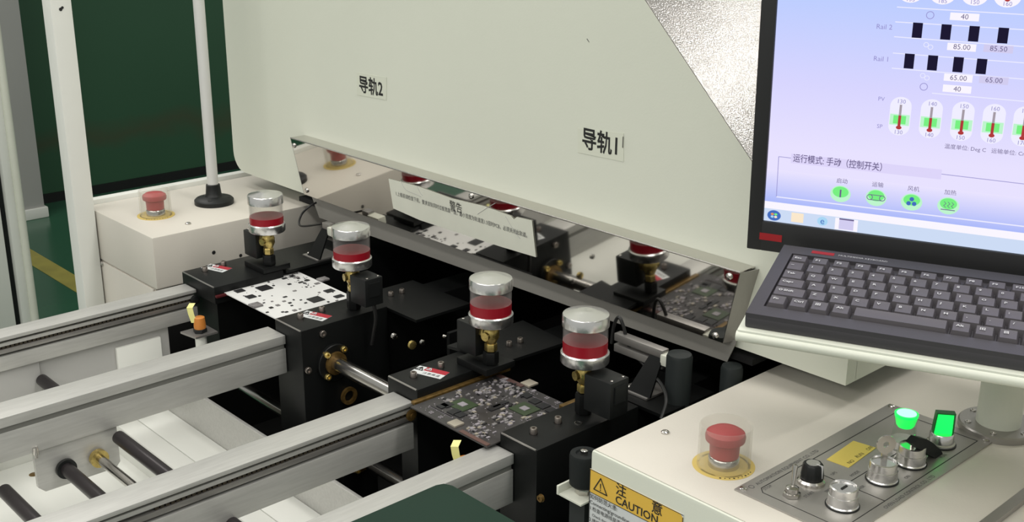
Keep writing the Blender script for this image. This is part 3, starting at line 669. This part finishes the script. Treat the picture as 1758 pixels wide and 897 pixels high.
# ================================================================ DARK COLUMNS ETC
def column(px, py, y, r, zb, label):
    p = pY(px, py, y); t = thing('damper_column', label, 'column', (p.x, y, zb))
    part('column', MB().lathe([(r, zb-p.z), (r, -.004), (r*.9, 0), (r*.5, .0015), (0, .002)], p, n=30), DGREY, t)
column(1167, 608, .790, .0155, .62, 'dark grey round column between the nearest cup and the cream box')
column(1257, 628, .745, .013, .62, 'dark column under the right end of the steel guard')
# bumper on bracket in front of the right box
bt = thing('bumper', 'black rubber bumper on a pale bracket before the cream box', 'bumper', (.80, .748, .90))
p = pY(1003, 778, .748)
part('rubber', MB().lathe([(.012, -.038), (.0150, -.035), (.0155, -.003), (.0145, 0), (.009, 0), (.008, -.002), (0, -.002)], p, n=30), RUBBER, bt)
part('cap_bolt', MB().lathe([(.004, -.002), (.004, .003), (.002, .004), (0, .004)], p, n=14), STEEL, bt)
part('nut', MB().hexa(p+Vector((0, 0, -.047)), (0, 0, 1), .009, .009), STEEL, bt)
zb = p.z-.047
part('bracket', MB().prism([(p.x-.020, p.y+.018, zb), (p.x-.020, p.y-.016, zb), (p.x+.014, p.y-.016, zb), (p.x+.014, p.y+.018, zb)], (0, 0, -.002)), PAPER, bt)
part('bracket_lip', MB().box(p.x-.021, p.x+.014, p.y+.016, p.y+.019, zb-.002, zb+.009, .001), PAPER, bt)
part('bracket_leg', MB().box(p.x-.01, p.x+.01, p.y-.012, p.y+.010, .62, zb-.002), DGREY, bt)

# board edge sensors with yellow tape
def bsensor(x, y, z, label):
    t = thing('board_sensor', label, 'sensor', (x, y, z-.03))
    part('shelf', MB().prism([(x-.022, y+.020, z), (x-.016, y-.016, z), (x+.020, y-.016, z), (x+.020, y+.020, z)], (0, 0, -.003)), SATIN, t)
    part('body', MB().lathe([(.0085, -.003), (.0085, -.026), (.007, -.028)], (x, y, z), n=22), WHITEP, t)
    part('nut', MB().hexa((x, y, z), (0, 0, 1), .0105, .006), BLACKP, t)
    part('head', MB().lathe([(.0085, .006), (.0090, .010), (.0078, .023), (.006, .024)], (x, y, z), n=20), ORANGE, t, 'orange and yellow wrapped head')
    P = [(x-.008, y+.001, z+.016), (x-.011, y+.003, z+.030), (x-.012, y+.004, z+.040), (x-.006, y+.006, z+.045)]
    mb = MB()
    for i in range(3):
        a_, b_ = Vector(P[i]), Vector(P[i+1]); w_ = Vector((.0032, -.0030, 0)); mb.prism([a_-w_, a_+w_, b_+w_, b_-w_], (.0004, .0005, .0001))
    part('tape_tab', mb, mat('pale_yellow_tape', (.75, .72, .28), .5), t, 'curling pale yellow tape')
bsensor(.757, 1.500, .905, 'white proximity sensor wrapped in orange tape beside the farthest rail')
bsensor(.757, .893, .912-.0, 'taped sensor peeking above the nearest rail')

# ================================================================ CIRCUIT BOARDS
ZC = .9565
b1 = thing('circuit_board', 'white printed circuit board with scattered black chips', 'circuit board', (.865, 1.43, ZC-.0016), 'circuit boards on the conveyor')
P = [(.801, 1.534), (.801, 1.349), (.921, 1.329), (.921, 1.352), (.932, 1.36), (.934, 1.42), (.941, 1.43), (.941, 1.534)]
P = [(.801, 1.534), (.801, 1.334), (.918, 1.334), (.918, 1.356), (.934, 1.356), (.937, 1.534)]
part('board', MB().prism([(x, y, ZC-.0016) for x, y in P], (0, 0, .0016)), PCBW, b1)
def quad_at(cx, cy, w_, h_):   # crop coordinates -> size in metres around the centre
    c = pz(350+cx/6.062, 450+cy/6.062, ZC); return c
big = [(628, 275, .020, .020), (1165, 395, .020, .020), (372, 305, .014, .012), (488, 366, .013, .013), (1305, 305, .014, .012), (1405, 362, .014, .010)]
for cx, cy, a_, b_ in big:
    c = quad_at(cx, cy, 0, 0); part('chip', MB().box(c.x-a_/2, c.x+a_/2, c.y-b_/2, c.y+b_/2, ZC, ZC+.0012), CHIPK, b1)
for cx, cy, a_, b_ in ((540, 460, .016, .016), (1240, 190, .016, .014)):
    c = quad_at(cx, cy, 0, 0); part('shield_can', MB().box(c.x-a_/2, c.x+a_/2, c.y-b_/2, c.y+b_/2, ZC, ZC+.003, .0006), CHIPG, b1)
sm = [(945, 305, 2), (845, 368, 2), (230, 290, 2), (770, 455, 2.4), (700, 480, 2.4), (860, 525, 2), (945, 508, 2), (820, 525, 1.6), (920, 150, 2.4), (965, 165, 2.6), (790, 165, 3), (840, 175, 2.4), (820, 130, 3), (850, 105, 3), (880, 95, 2.2), (760, 120, 2.2), (1010, 215, 2.6), (1075, 195, 3), (1180, 228, 2.6), (890, 235, 2), (660, 528, 1.4), (505, 258, 1.2), (675, 213, 1.2), (725, 250, 1.2), (605, 205, 1), (295, 272, 1), (580, 358, 1.2), (1200, 322, 1.4), (1295, 420, 1.3), (1060, 430, 1.2), (1385, 405, 1.2), (1010, 400, 1), (895, 430, 1.6), (835, 413, 1.4), (915, 458, 1.2), (935, 398, 1), (710, 415, 1), (625, 430, 1), (1070, 265, 1), (1145, 255, 1), (560, 505, 1), (700, 565, 1.2), (1000, 494, 1.4), (270, 350, 1.2), (310, 378, 1.2), (370, 400, 1), (1110, 160, 1.2), (1050, 225, 1.6), (930, 130, 1.4), (985, 175, 1.4), (740, 165, 1.6), (800, 145, 1.8)]
for i, (cx, cy, s_) in enumerate(sm):
    c = quad_at(cx, cy, 0, 0)
    if not (.803 < c.x < .933 and 1.34 < c.y < 1.532): continue
    a_ = s_*.0012*random.uniform(.9, 1.5); b_ = s_*.0012*random.uniform(.7, 1.3)
    part('component', MB().box(c.x-a_, c.x+a_, c.y-b_, c.y+b_, ZC, ZC+.001), CHIPK if i % 3 else CHIPG, b1)
tr = MB()
for i in range(60):
    x = random.uniform(.806, .93); y = random.uniform(1.345, 1.528)
    if random.random() < .5: x = random.uniform(.90, .932); y = random.uniform(1.44, 1.528)
    s_ = random.uniform(.0004, .0011); tr.box(x-s_, x+s_, y-s_, y+s_, ZC, ZC+.0005)
part('tiny_components', tr, CHIPK, b1, kind='stuff')

b2 = thing('circuit_board', 'dark printed circuit board crowded with grey components', 'circuit board', (.84, .94, ZC-.0016), 'circuit boards on the conveyor')
part('board', MB().box(.766, .908, .8665, 1.003, ZC-.0016, ZC), PCBB, b2)
def q2(cx, cy): return pz(700+cx/4.984, 600+cy/4.984, ZC)
for cx, cy in ((470, 480), (1000, 515)):
    c = q2(cx, cy); g_ = part('processor', MB().box(c.x-.013, c.x+.013, c.y-.014, c.y+.014, ZC, ZC+.0010), CHIPGR, b2, 'green chip substrate')
    part('die', MB().box(c.x-.0045, c.x+.0045, c.y-.005, c.y+.005, ZC+.001, ZC+.0018), CHIPL, g_)
for cx, cy, a_, b_ in ((750, 505, .010, .004), (790, 475, .012, .003), (340, 480, .006, .006), (400, 540, .007, .006), (300, 490, .006, .005), (450, 565, .006, .006), (1090, 450, .006, .006), (1160, 490, .007, .006), (1020, 400, .006, .006), (1230, 530, .006, .005)):
    c = q2(cx, cy); part('memory_chip', MB().box(c.x-a_, c.x+a_, c.y-b_, c.y+b_, ZC, ZC+.0012), CHIPK, b2)
for cx, cy, s_ in ((420, 640, .009), (1050, 297, .010)):
    c = q2(cx, cy); part('corner_tab', MB().box(c.x-s_, c.x+s_*.6, c.y-s_*.8, c.y+s_*.8, ZC, ZC+.0025, .0005), CHIPS, b2, 'pale square connector')
def in_board(c): return .769 < c.x < .905 and .869 < c.y < 1.0
def bad(c):
    for cx, cy in ((470, 480), (1000, 515)):
        d_ = q2(cx, cy); 
        if abs(c.x-d_.x) < .015 and abs(c.y-d_.y) < .016: return True
    return False
cl_ = [(800, 290, 110, 40), (870, 330, 90, 40), (680, 350, 60, 40), (620, 360, 60, 40), (460, 390, 60, 20), (350, 440, 70, 20), (640, 450, 60, 30), (880, 480, 50, 60), (830, 560, 60, 50), (560, 560, 40, 40), (600, 640, 60, 40), (560, 690, 60, 30), (640, 720, 60, 30), (870, 640, 50, 40), (1000, 360, 80, 20), (940, 380, 70, 40), (1140, 560, 60, 12), (780, 600, 50, 30), (1020, 600, 40, 20), (560, 500, 40, 40), (740, 400, 70, 30)]
n_ = 0
for k in range(700):
    cx, cy, sx_, sy_ = random.choice(cl_); c = q2(random.gauss(cx, sx_*.6), random.gauss(cy, sy_*.6))
    if not in_board(c) or bad(c): continue
    a_ = random.uniform(.0008, .0030); b_ = random.uniform(.0008, .0022); z_ = random.uniform(.0006, .0018)
    part('component', MB().box(c.x-a_, c.x+a_, c.y-b_, c.y+b_, ZC, ZC+z_), random.choice([CHIPG, CHIPL, CHIPL, CHIPG, CHIPK, CHIPS]), b2); n_ += 1
    if n_ > 270: break
tr = MB()
for (p0, p1) in (((190, 490), (385, 590)), ((1060, 400), (1280, 510))):
    for k in range(34):
        f_ = k/34; c = q2(p0[0]+(p1[0]-p0[0])*f_, p0[1]+(p1[1]-p0[1])*f_); tr.box(c.x-.0007, c.x+.0007, c.y-.0012, c.y+.0012, ZC, ZC+.0008)
for cx, cy in ((200, 545), (280, 585), (1190, 420), (1280, 460)):
    c = q2(cx, cy)
    for k in range(4): tr.box(c.x-.002+.003*(k % 2), c.x+.000+.003*(k % 2), c.y-.002+.003*(k//2), c.y-.0005+.003*(k//2), ZC, ZC+.0006)
for k in range(160):
    c = Vector((random.uniform(.772, .903), random.uniform(.872, .998), 0)); s_ = random.uniform(.0003, .0007)
    if not bad(c): tr.box(c.x-s_, c.x+s_, c.y-s_, c.y+s_, ZC, ZC+.0005)
part('pin_rows', tr, CHIPL, b2, kind='stuff')
part('edge_strip', MB().box(.7665, .772, .8675, .915, ZC, ZC+.0010), mat('copper_brown', (.11, .06, .05), .4), b2)
part('edge_strip', MB().box(.900, .907, .955, 1.0, ZC, ZC+.0010), mat('copper_brown_dark', (.09, .05, .045), .4), b2)

# ================================================================ DARK GREEN COVER
c = pz(764, 827, .965)
cvr = thing('green_cover', 'dark green flat cover resting across the nearest rail', 'cover', (.45, .7, .951))
x1_, y1_ = c.x, c.y; P = [(x1_-.35, y1_), (x1_-.012, y1_), (x1_-.004, y1_-.003), (x1_, y1_-.012), (x1_, y1_-.42), (x1_-.35, y1_-.42)]
part('board', MB().prism([(x, y, .952) for x, y in P], (0, 0, .013)), GREENC, cvr)
part('leg', MB().box(x1_-.10, x1_-.08, y1_-.40, y1_-.38, 0, .952), DGREY, cvr)
part('leg', MB().box(x1_-.33, x1_-.31, y1_-.40, y1_-.38, 0, .952), DGREY, cvr)
part('apron', MB().box(x1_-.34, x1_-.30, y1_-.38, y1_-.06, .92, .952), DGREY, cvr)

# ================================================================ MONITOR, TRAY, COLUMN, KEYBOARD
cc = pz(1712, 736, Z1)
sc_ = thing('support_column', 'pale round support column on a bolted steel flange', 'column', cc)
part('flange', MB().lathe([(.040, 0), (.040, .006), (.0385, .0075), (0, .0075)], cc, n=48), SATIN, sc_)
part('post', MB().lathe([(.0225, .0075), (.0225, .160)], cc, n=36), HOODM, sc_)
for k in range(6): 
    t = k*pi/3+.3; part('bolt', MB().lathe([(.0032, 0), (.0032, .0012), (.0018, .0012), (.0018, .0004), (0, .0004)], cc+Vector((cos(t)*.032, sin(t)*.032, .0075)), n=12), STEEL, sc_)

K0 = pz(1279, 539, 1.18); e1 = Vector((.388, -.922, 0)).normalized(); e2h = Vector((.922, .388, 0)).normalized()
TK = radians(7.2); e2 = e2h*cos(TK)+Vector((0, 0, 1))*sin(TK); e3 = e1.cross(e2)
RK = Matrix((e1, e2, e3)).transposed()
BODY = .0145     # K0 is the top of the front edge side; bottom is lower
ty = thing('keyboard_tray', 'pale green white tray under the keyboard', 'tray', K0-e3*.014, rot=RK)
def LB(x0, x1, y0, y1, z0, z1, bev=0): return MB().box(x0, x1, y0, y1, z0, z1, bev)
part('shelf', LB(-.006, .50, -.006, .168, -.0125, .000, .003), HOODM, ty)
part('front_roll', MB().cyl((-.006, -.004, -.0072), (.50, -.004, -.0072), .0052, 16), HOODM, ty)
part('arm_plate', MB().prism([(.16, .15, -.0125), (.50, .15, -.0125), (.50, .34, -.060), (.16, .34, -.060)], (0, 0, .006)), HOODM, ty)
kb = thing('keyboard', 'dark grey compact keyboard on the pale tray below the monitor', 'keyboard', K0-e3*.014, rot=RK)
W_, D_ = .400, .158
part('base', LB(0, W_, 0, D_, .0002, .0110, .002), CASEM, kb)
top = MB()
# top frame: rim around the key well
for (xa, xb, ya, yb) in ((0, W_, 0, .0185), (0, W_, .1395, D_), (0, .0125, .0185, .1395), (W_-.0125, W_, .0185, .1395)): top.box(xa+.0004*(xa == 0), xb-.0004*(xb == W_), ya+.0004*(ya == 0), yb-.0004*(yb == D_), .0095, .0150)
part('rim', top, CASEM, kb)
KMESH = {}
PX, PYk = .0190, .0190
def key(x, y, w_, d_=.0178, z0=.0112, h=.0075, lab='', big=False):
    k_ = (round(w_, 4), round(d_, 4))
    if k_ not in KMESH:
        t_ = .0022; mb = MB(); z1 = z0+h
        b_ = [(0, 0, z0), (w_, 0, z0), (w_, d_, z0), (0, d_, z0)]
        m_ = [(t_, t_*.6, z1-.0006), (w_-t_, t_*.6, z1-.0006), (w_-t_, d_-t_*1.2, z1+.0004), (t_, d_-t_*1.2, z1+.0004)]
        i_ = [(t_+.0012, t_*.6+.001, z1-.001), (w_-t_-.0012, t_*.6+.001, z1-.001), (w_-t_-.0012, d_-t_*1.2-.001, z1), (t_+.0012, d_-t_*1.2-.001, z1)]
        mb.add(b_+m_+i_, [(0, 1, 5, 4), (1, 2, 6, 5), (2, 3, 7, 6), (3, 0, 4, 7), (4, 5, 9, 8), (5, 6, 10, 9), (6, 7, 11, 10), (7, 4, 8, 11), (8, 9, 10, 11), (3, 2, 1, 0)])
        KMESH[k_] = mesh_from('key', mb, KEYM)
    o = bpy.data.objects.new('key', KMESH[k_]); COL.objects.link(o); o.parent = kb; o.location = (x, y, 0); ORG[o.name] = Vector((0, 0, 0))
    if lab:
        text('legend', lab, .0052, LEG, o, (.0045, d_-.0095, z0+h+.0003), (1, 0, 0), (0, 1, 0), bold=.0001)
    return o
xs = .0140; y_ = .0200
rows = [
 (y_, [('Fn', 1), ('Ctrl', 1), ('田', 1), ('Alt', 1), ('', 4.35), ('Alt', 1), ('田', 1), ('目', 1), ('Ctrl', 1), ('←', 1), ('↓', 1), ('→', 1)]),
 (y_+PYk, [('⇧Shift', 1.7)]+[(c_, 1) for c_ in 'ZXCVBNM,./']+[('Shift', 1.6), ('↑', 1), ('End', 1)]),
 (y_+2*PYk, [('Caps', 1.45)]+[(c_, 1) for c_ in "ASDFGHJKL;'"]+[('Enter', 1.9), ('PgDn', 1)]),
 (y_+3*PYk, [('Tab', 1.2)]+[(c_, 1) for c_ in 'QWERTYUIOP[]']+[('\\', 1.15), ('PgUp', 1)]),
 (y_+4*PYk, [('~', 1)]+[(c_, 1) for c_ in '1234567890-=']+[('Back', 1.35), ('Home', 1)]),
]
for yr, ks in rows:
    x = xs
    for lab, wu in ks:
        w_ = wu*PX
        if x+w_ > W_-.010: break
        key(x, yr, w_-.0012, lab=lab); x += w_
x = xs; fy = y_+5*PYk+.001
for lab in ['Esc', 'F1', 'F2', 'F3', 'F4', 'F5', 'F6', 'F7', 'F8', 'F9', 'F10', 'F11', 'F12', 'Num', 'Pause', 'Del', 'Ins', 'Prt']:
    if x+PX > W_-.01: break
    key(x, fy, PX-.0012, d_=.0145, lab=lab); x += PX*1.06
part('badge', LB(.030, .052, .146, .152, .0150, .0153), REDB, kb)
text('lettering', 'MULTIMEDIA KEYBOARD', .0042, LEG, kb, (.056, .1475, .0152), (1, 0, 0), (0, 1, 0))

M0 = CAM+ray(1283, 425)*1.23; m1 = Vector((.361, -.932, 0)).normalized(); bk = Vector((.932, .361, 0)).normalized()
TM = radians(-3); m2 = Vector((0, 0, 1))*cos(TM)+bk*sin(TM); m3 = m1.cross(m2)   # m3 faces the viewer
if m3.dot(CAM-M0) < 0: m3 = -m3
RM = Matrix((m1, m2, m3)).transposed()
mn = thing('monitor', 'black flat monitor showing the oven control screen', 'monitor', M0, rot=RM)
WM, HM, BL, BB = .420, .345, .0155, .0325
SXW, SYH = WM-2*BL, HM-BB-BL
def mp(px, py):   # pixel -> (s, t) on the screen plane
    r = ray(px, py); k = (M0-CAM).dot(m3)/r.dot(m3); p = CAM+r*k-M0; return p.dot(m1), p.dot(m2)
bz = MB()
bz.box(0, BL, 0, HM, -.006, .0035, .0015); bz.box(WM-BL, WM, 0, HM, -.006, .0035, .0015); bz.box(BL-.001, WM-BL+.001, 0, BB, -.006, .0035, .0015); bz.box(BL-.001, WM-BL+.001, HM-BL, HM, -.006, .0035, .0015)
part('bezel', bz, BEZEL, mn)
part('back_shell', MB().box(.004, WM-.004, .004, HM-.004, -.04, -.006, .006), BEZEL, mn)
part('neck', MB().box(WM/2-.03, WM/2+.03, -.016, .12, -.075, -.04, .004), HOODM, mn)
a_ = mp(1306, 394); b_ = mp(1344, 404)
part('badge', LB(a_[0], b_[0], BB/2-.004, BB/2+.0035, .0035, .0038), REDB, mn, 'dull red badge')
# screen: gradients are the picture it shows
SM = bpy.data.materials.new('lit_screen'); SM.use_nodes = True; nt = SM.node_tree; nt.nodes.clear()
out = nt.nodes.new('ShaderNodeOutputMaterial'); em = nt.nodes.new('ShaderNodeEmission'); em.inputs[1].default_value = 1.0
tc = nt.nodes.new('ShaderNodeTexCoord'); sx = nt.nodes.new('ShaderNodeSeparateXYZ'); rp = nt.nodes.new('ShaderNodeValToRGB')
nt.links.new(tc.outputs['Object'], sx.inputs[0]); mr = nt.nodes.new('ShaderNodeMapRange'); mr.inputs[1].default_value = BB; mr.inputs[2].default_value = .30
nt.links.new(sx.outputs['Y'], mr.inputs[0]); nt.links.new(mr.outputs[0], rp.inputs[0]); nt.links.new(rp.outputs[0], em.inputs[0]); nt.links.new(em.outputs[0], out.inputs[0])
def srgb(*c): return tuple(((v/255+.055)/1.055)**2.4 if v > 10 else v/255/12.92 for v in c)
el = rp.color_ramp.elements; el[0].position = 0; el[0].color = (*srgb(232, 226, 255), 1); el[1].position = 1; el[1].color = (*srgb(172, 196, 255), 1)
for p_, c_ in ((.30, (232, 226, 255)), (.55, (216, 214, 255)), (.85, (190, 206, 255))):
    e = el.new(p_); e.color = (*srgb(*c_), 1)
scr = part('screen', LB(BL, WM-BL, BB, HM-BL, -.002, 0), SM, mn, 'lit oven control display')
def emat(name, c_, st=1.0):
    M = bpy.data.materials.new(name); M.use_nodes = True; n_ = M.node_tree; n_.nodes.clear(); o_ = n_.nodes.new('ShaderNodeOutputMaterial'); e_ = n_.nodes.new('ShaderNodeEmission')
    e_.inputs[0].default_value = (*srgb(*c_), 1); e_.inputs[1].default_value = st; n_.links.new(e_.outputs[0], o_.inputs[0]); return M
EW, EK, EWL = emat('screen_white', (250, 246, 255)), emat('screen_black', (30, 26, 50)), emat('screen_line', (235, 235, 255))
ETX, ETL = emat('screen_text', (110, 100, 140)), emat('screen_text_light', (150, 145, 205)); EGR = emat('screen_green', (120, 240, 130)); EGL = emat('screen_green_light', (190, 245, 205)); ERD = emat('screen_red', (175, 60, 60)); EGY = emat('screen_grey', (165, 155, 165))
EPK = emat('screen_pink_grey', (210, 205, 240)); ETB = emat('screen_taskbar', (205, 220, 245)); EBT = emat('screen_title', (222, 214, 250)); EBL = emat('screen_blue', (70, 110, 190)); EOR = emat('screen_orange', (230, 150, 90)); ECR = emat('screen_cream', (250, 232, 205)); ECY = emat('screen_cyan', (170, 215, 245))
_z = [0.0002]
def srect(name, s0, s1, t0, t1, M, par=scr, z=None):
    return part(name, LB(s0, s1, t0, t1, z or .0001, (z or .0001)+.00008), M, par)
def sdisc(name, c, rx, ry, M, z=.0003, n=28):
    mb = MB(); v = [(c[0]+rx*cos(2*pi*k/n), c[1]+ry*sin(2*pi*k/n), z) for k in range(n)]; mb.prism(v, (0, 0, .00008)); return part(name, mb, M, scr)
def sline(p, q, wd, M, z=.0002):
    a_ = Vector((*mp(*p), z)); b_ = Vector((*mp(*q), z)); d_ = (b_-a_).normalized(); n_ = Vector((-d_.y, d_.x, 0))*wd/2
    part('line', MB().prism([a_-n_, b_-n_, b_+n_, a_+n_], (0, 0, .00008)), M, scr)
def stext(s_, p, size, M, al='CENTER', z=.0005): 
    a_ = mp(*p); return text('lettering', s_, size, M, scr, (a_[0], a_[1], z), (1, 0, 0), (0, 1, 0), align=al)
# lower gradient band (group box shading on the display) and taskbar
a_ = mp(1326, 352)
GB = bpy.data.materials.new('screen_group_gradient'); GB.use_nodes = True; nt = GB.node_tree; nt.nodes.clear()
out = nt.nodes.new('ShaderNodeOutputMaterial'); em = nt.nodes.new('ShaderNodeEmission'); tc = nt.nodes.new('ShaderNodeTexCoord'); sx = nt.nodes.new('ShaderNodeSeparateXYZ'); rp = nt.nodes.new('ShaderNodeValToRGB'); mr = nt.nodes.new('ShaderNodeMapRange')
tb_top = mp(1314, 357)[1]; tb = mp(1314, 345)[1]; gt = mp(1318, 290)[1]
mr.inputs[1].default_value = tb; mr.inputs[2].default_value = gt
nt.links.new(tc.outputs['Object'], sx.inputs[0]); nt.links.new(sx.outputs['Y'], mr.inputs[0]); nt.links.new(mr.outputs[0], rp.inputs[0]); nt.links.new(rp.outputs[0], em.inputs[0]); nt.links.new(em.outputs[0], out.inputs[0])
rp.color_ramp.elements[0].color = (*srgb(172, 186, 250), 1); rp.color_ramp.elements[1].color = (*srgb(234, 228, 255), 1)
srect('group_shading', BL, WM-BL, tb, gt, GB)
srect('status_bar', BL, WM-BL, tb_top, tb, EW, z=.00015)
srect('taskbar', BL, WM-BL, BB, tb_top, ETB, z=.00015)
# top dials
for px, py, n_ in ((1563, -4, '135'), (1618, -1, '185'), (1673, 1, '150'), (1729, 4, '160')):
    c = mp(px, py); sdisc('gauge', (c[0], c[1]+.005), .0115, .0095, EW); stext(n_, (px, py+6), .0056, ETL)
    if px > 1640: sdisc('bulb', (c[0], c[1]+.0035), .0028, .0028, ERD, z=.0006)
# rails lines and boards on screen
for p, q in (((1540, 12), (1758, 25)), ((1537, 37.5), (1758, 51)), ((1535, 63), (1758, 80)), ((1533, 91), (1758, 108)), ((1531, 117), (1758, 136)), ((1600, 160), (1758, 174))):
    sline(p, q, .0009, EWL)
for px, py in ((1575, 52), (1624, 55), (1672, 58), (1722, 61), (1561, 105), (1601, 108), (1645, 111), (1685, 114)):
    c = mp(px, py); srect('board_icon', c[0]-.0044, c[0]+.0044, c[1]-.0070, c[1]+.0070, EK, z=.0004)
for px, py, s_, M in ((1656, 29, '40', EW), (1651, 81, '85.00', EW), (1714, 84, '85.50', EPK), (1645, 134, '65.00', EW), (1706, 138, '65.00', EPK), (1643, 153, '40', EW)):
    c = mp(px, py); srect('value_box', c[0]-.0125, c[0]+.0125, c[1]-.0034, c[1]+.0034, M, z=.0003); stext(s_, (px, py+4), .0068, ETX)
stext('Rail 2', (1518, 50), .0066, ETL); stext('Rail 1', (1513, 105), .0066, ETL)
stext('PV', (1513, 173), .0056, ETL); stext('SP', (1510, 220), .0056, ETL)
for px, py in ((1597, 26), (1586, 149)):
    c = mp(px, py); part('gear_icon', MB().ringtube([(.0036, .0003), (.0036, .0004)], [(.0030, .0003), (.0030, .0004)], (c[0], c[1], 0), n=20), ETL, scr)
for px, py in ((1594, 77), (1588, 130)):
    c = mp(px, py)
    for k in (0, 1): part('link_icon', MB().ringtube([(.0024, .0003), (.0024, .0004)], [(.0018, .0003), (.0018, .0004)], (c[0]-.002+k*.004, c[1]-k*.002, 0), n=16), EWL, scr)
# thermometers
for i, n_ in enumerate(('130', '140', '150', '160', '170')):
    px, py = 1545+i*53+(i > 1)*1, 200+i*4.4; c = mp(px, py)
    mb = MB(); v = []
    for k in range(25): t = pi*k/24; v.append((c[0]+.0098*cos(t), c[1]+.0100+.0090*sin(t), .0003))
    for k in range(25): t = pi+pi*k/24; v.append((c[0]+.0098*cos(t), c[1]-.0095+.0090*sin(t), .0003))
    mb.prism(v, (0, 0, .00008)); part('gauge', mb, emat('gauge_white', (240, 238, 255)) if i == 0 else bpy.data.materials['gauge_white'], scr)
    srect('gauge_zone', c[0]-.0090, c[0]+.0090, c[1]-.0085, c[1]+.0020, EGL, z=.0004); srect('gauge_zone', c[0]-.0058, c[0]+.0058, c[1]-.0072, c[1]+.0008, EGR, z=.0005)
    srect('gauge_tube', c[0]-.0011, c[0]+.0011, c[1]+.001, c[1]+.0115, EGY, z=.0006); srect('gauge_mercury', c[0]-.0013, c[0]+.0013, c[1]-.0105, c[1]+.001, ERD, z=.0006); sdisc('bulb', (c[0], c[1]-.0108), .0026, .0018, ERD, z=.0006)
    text('lettering', n_, .0056, ETL, scr, (c[0], c[1]+.0128, .0006), (1, 0, 0), (0, 1, 0), align='CENTER'); text('lettering', n_, .0056, ETL, scr, (c[0], c[1]-.0172, .0006), (1, 0, 0), (0, 1, 0), align='CENTER')
stext('温度单位: Deg C   运输单位: Cm/Min', (1621, 254), .0052, ETX, 'LEFT')
a_, b_ = mp(1358, 275), mp(1616, 302)
srect('title_bar', a_[0], b_[0], a_[1]-.0030, a_[1]+.0068, EBT, z=.0003)
text('lettering', '运行模式: 手动（控制开关）', .0092, ETX, scr, (a_[0]+.002, a_[1]-.0006, .0005), (1, 0, 0), (0, 1, 0), bold=.0001, sxx=.80)
sline((1337, 269), (1358, 271.5), .0006, ETL); sline((1337, 269), (1333, 338), .0006, ETL); sline((1616, 299), (1758, 316), .0006, ETL); sline((1333, 338), (1758, 389), .0012, EWL)
for px, py, s_ in ((1443, 333, '启动'), (1504, 339.5, '运输'), (1565, 347, '风机'), (1628, 353.5, '加热')):
    c = mp(px, py); sdisc('round_button', c, .0100, .0086, EGL); sdisc('round_button_core', (c[0], c[1]+.002), .0078, .0056, EGR, z=.0004)
    text('lettering', s_,   .0056, ETX, scr, (c[0]+.0005, c[1]+.0115, .0005), (1, 0, 0), (0, 1, 0), align='CENTER')
    g = MB()
    if s_ == '启动': g.box(c[0]-.0008, c[0]+.0008, c[1]-.0035, c[1]+.0045, .0006, .0007)
    elif s_ == '运输': g.ringtube([(.0030, .0006), (.0030, .0007)], [(.0023, .0006), (.0023, .0007)], (c[0]-.006, c[1], 0), n=14); g.ringtube([(.0030, .0006), (.0030, .0007)], [(.0023, .0006), (.0023, .0007)], (c[0]+.006, c[1], 0), n=14); g.box(c[0]-.006, c[0]+.006, c[1]+.0022, c[1]+.0029, .0006, .0007); g.box(c[0]-.006, c[0]+.006, c[1]-.0029, c[1]-.0022, .0006, .0007)
    elif s_ == '风机':
        for k in range(3): t = pi/2+k*2*pi/3; g.prism([(c[0]+cos(t+j*2*pi/10)*.0022+cos(t)*.0030, c[1]+sin(t+j*2*pi/10)*.0022+sin(t)*.0030, .0006) for j in range(10)], (0, 0, .0001))
    else:
        for k in (-1, 0, 1):
            for (u0, v0, u1, v1) in ((-.001, .004, .001, .002), (.001, .002, -.001, 0), (-.001, 0, .001, -.002)):
                g.prism([(c[0]+k*.0035+u0, c[1]+v0, .0006), (c[0]+k*.0035+u0+.0007, c[1]+v0, .0006), (c[0]+k*.0035+u1+.0007, c[1]+v1, .0006), (c[0]+k*.0035+u1, c[1]+v1, .0006)], (0, 0, .0001))
        g.box(c[0]-.0065, c[0]+.0065, c[1]-.0045, c[1]-.0037, .0006, .0007)
    part('symbol', g, EBL if s_ == '风机' else ETX, scr)
# taskbar icons
c = mp(1329, 370); sdisc('start_orb', c, .0070, .0056, EBL, z=.0003)
for k, M in enumerate((EOR, EGR, ECY, ECR)): sdisc('orb_quarter', (c[0]-.0018+.0036*(k % 2), c[1]+.0014-.0028*(k//2)), .0016, .0012, M, z=.0005)
c = mp(1369, 374); srect('folder_icon', c[0]-.0062, c[0]+.0062, c[1]-.0050, c[1]+.0050, ECR, z=.0003)
c = mp(1412, 380); sdisc('browser_icon', c, .0052, .0046, ECY); text('lettering', 'e', .010, EBL, scr, (c[0], c[1]-.003, .0005), (1, 0, 0), (0, 1, 0), align='CENTER')
c = mp(1453, 385); srect('window_icon', c[0]-.0112, c[0]+.0112, BB+.0005, tb_top-.0008, EW, z=.0002); srect('window_icon', c[0]-.0072, c[0]+.0072, c[1]-.0060, c[1]+.0055, EPK, z=.0003); srect('window_icon', c[0]-.0072, c[0]+.0072, c[1]+.0040, c[1]+.0055, ETX, z=.0004)
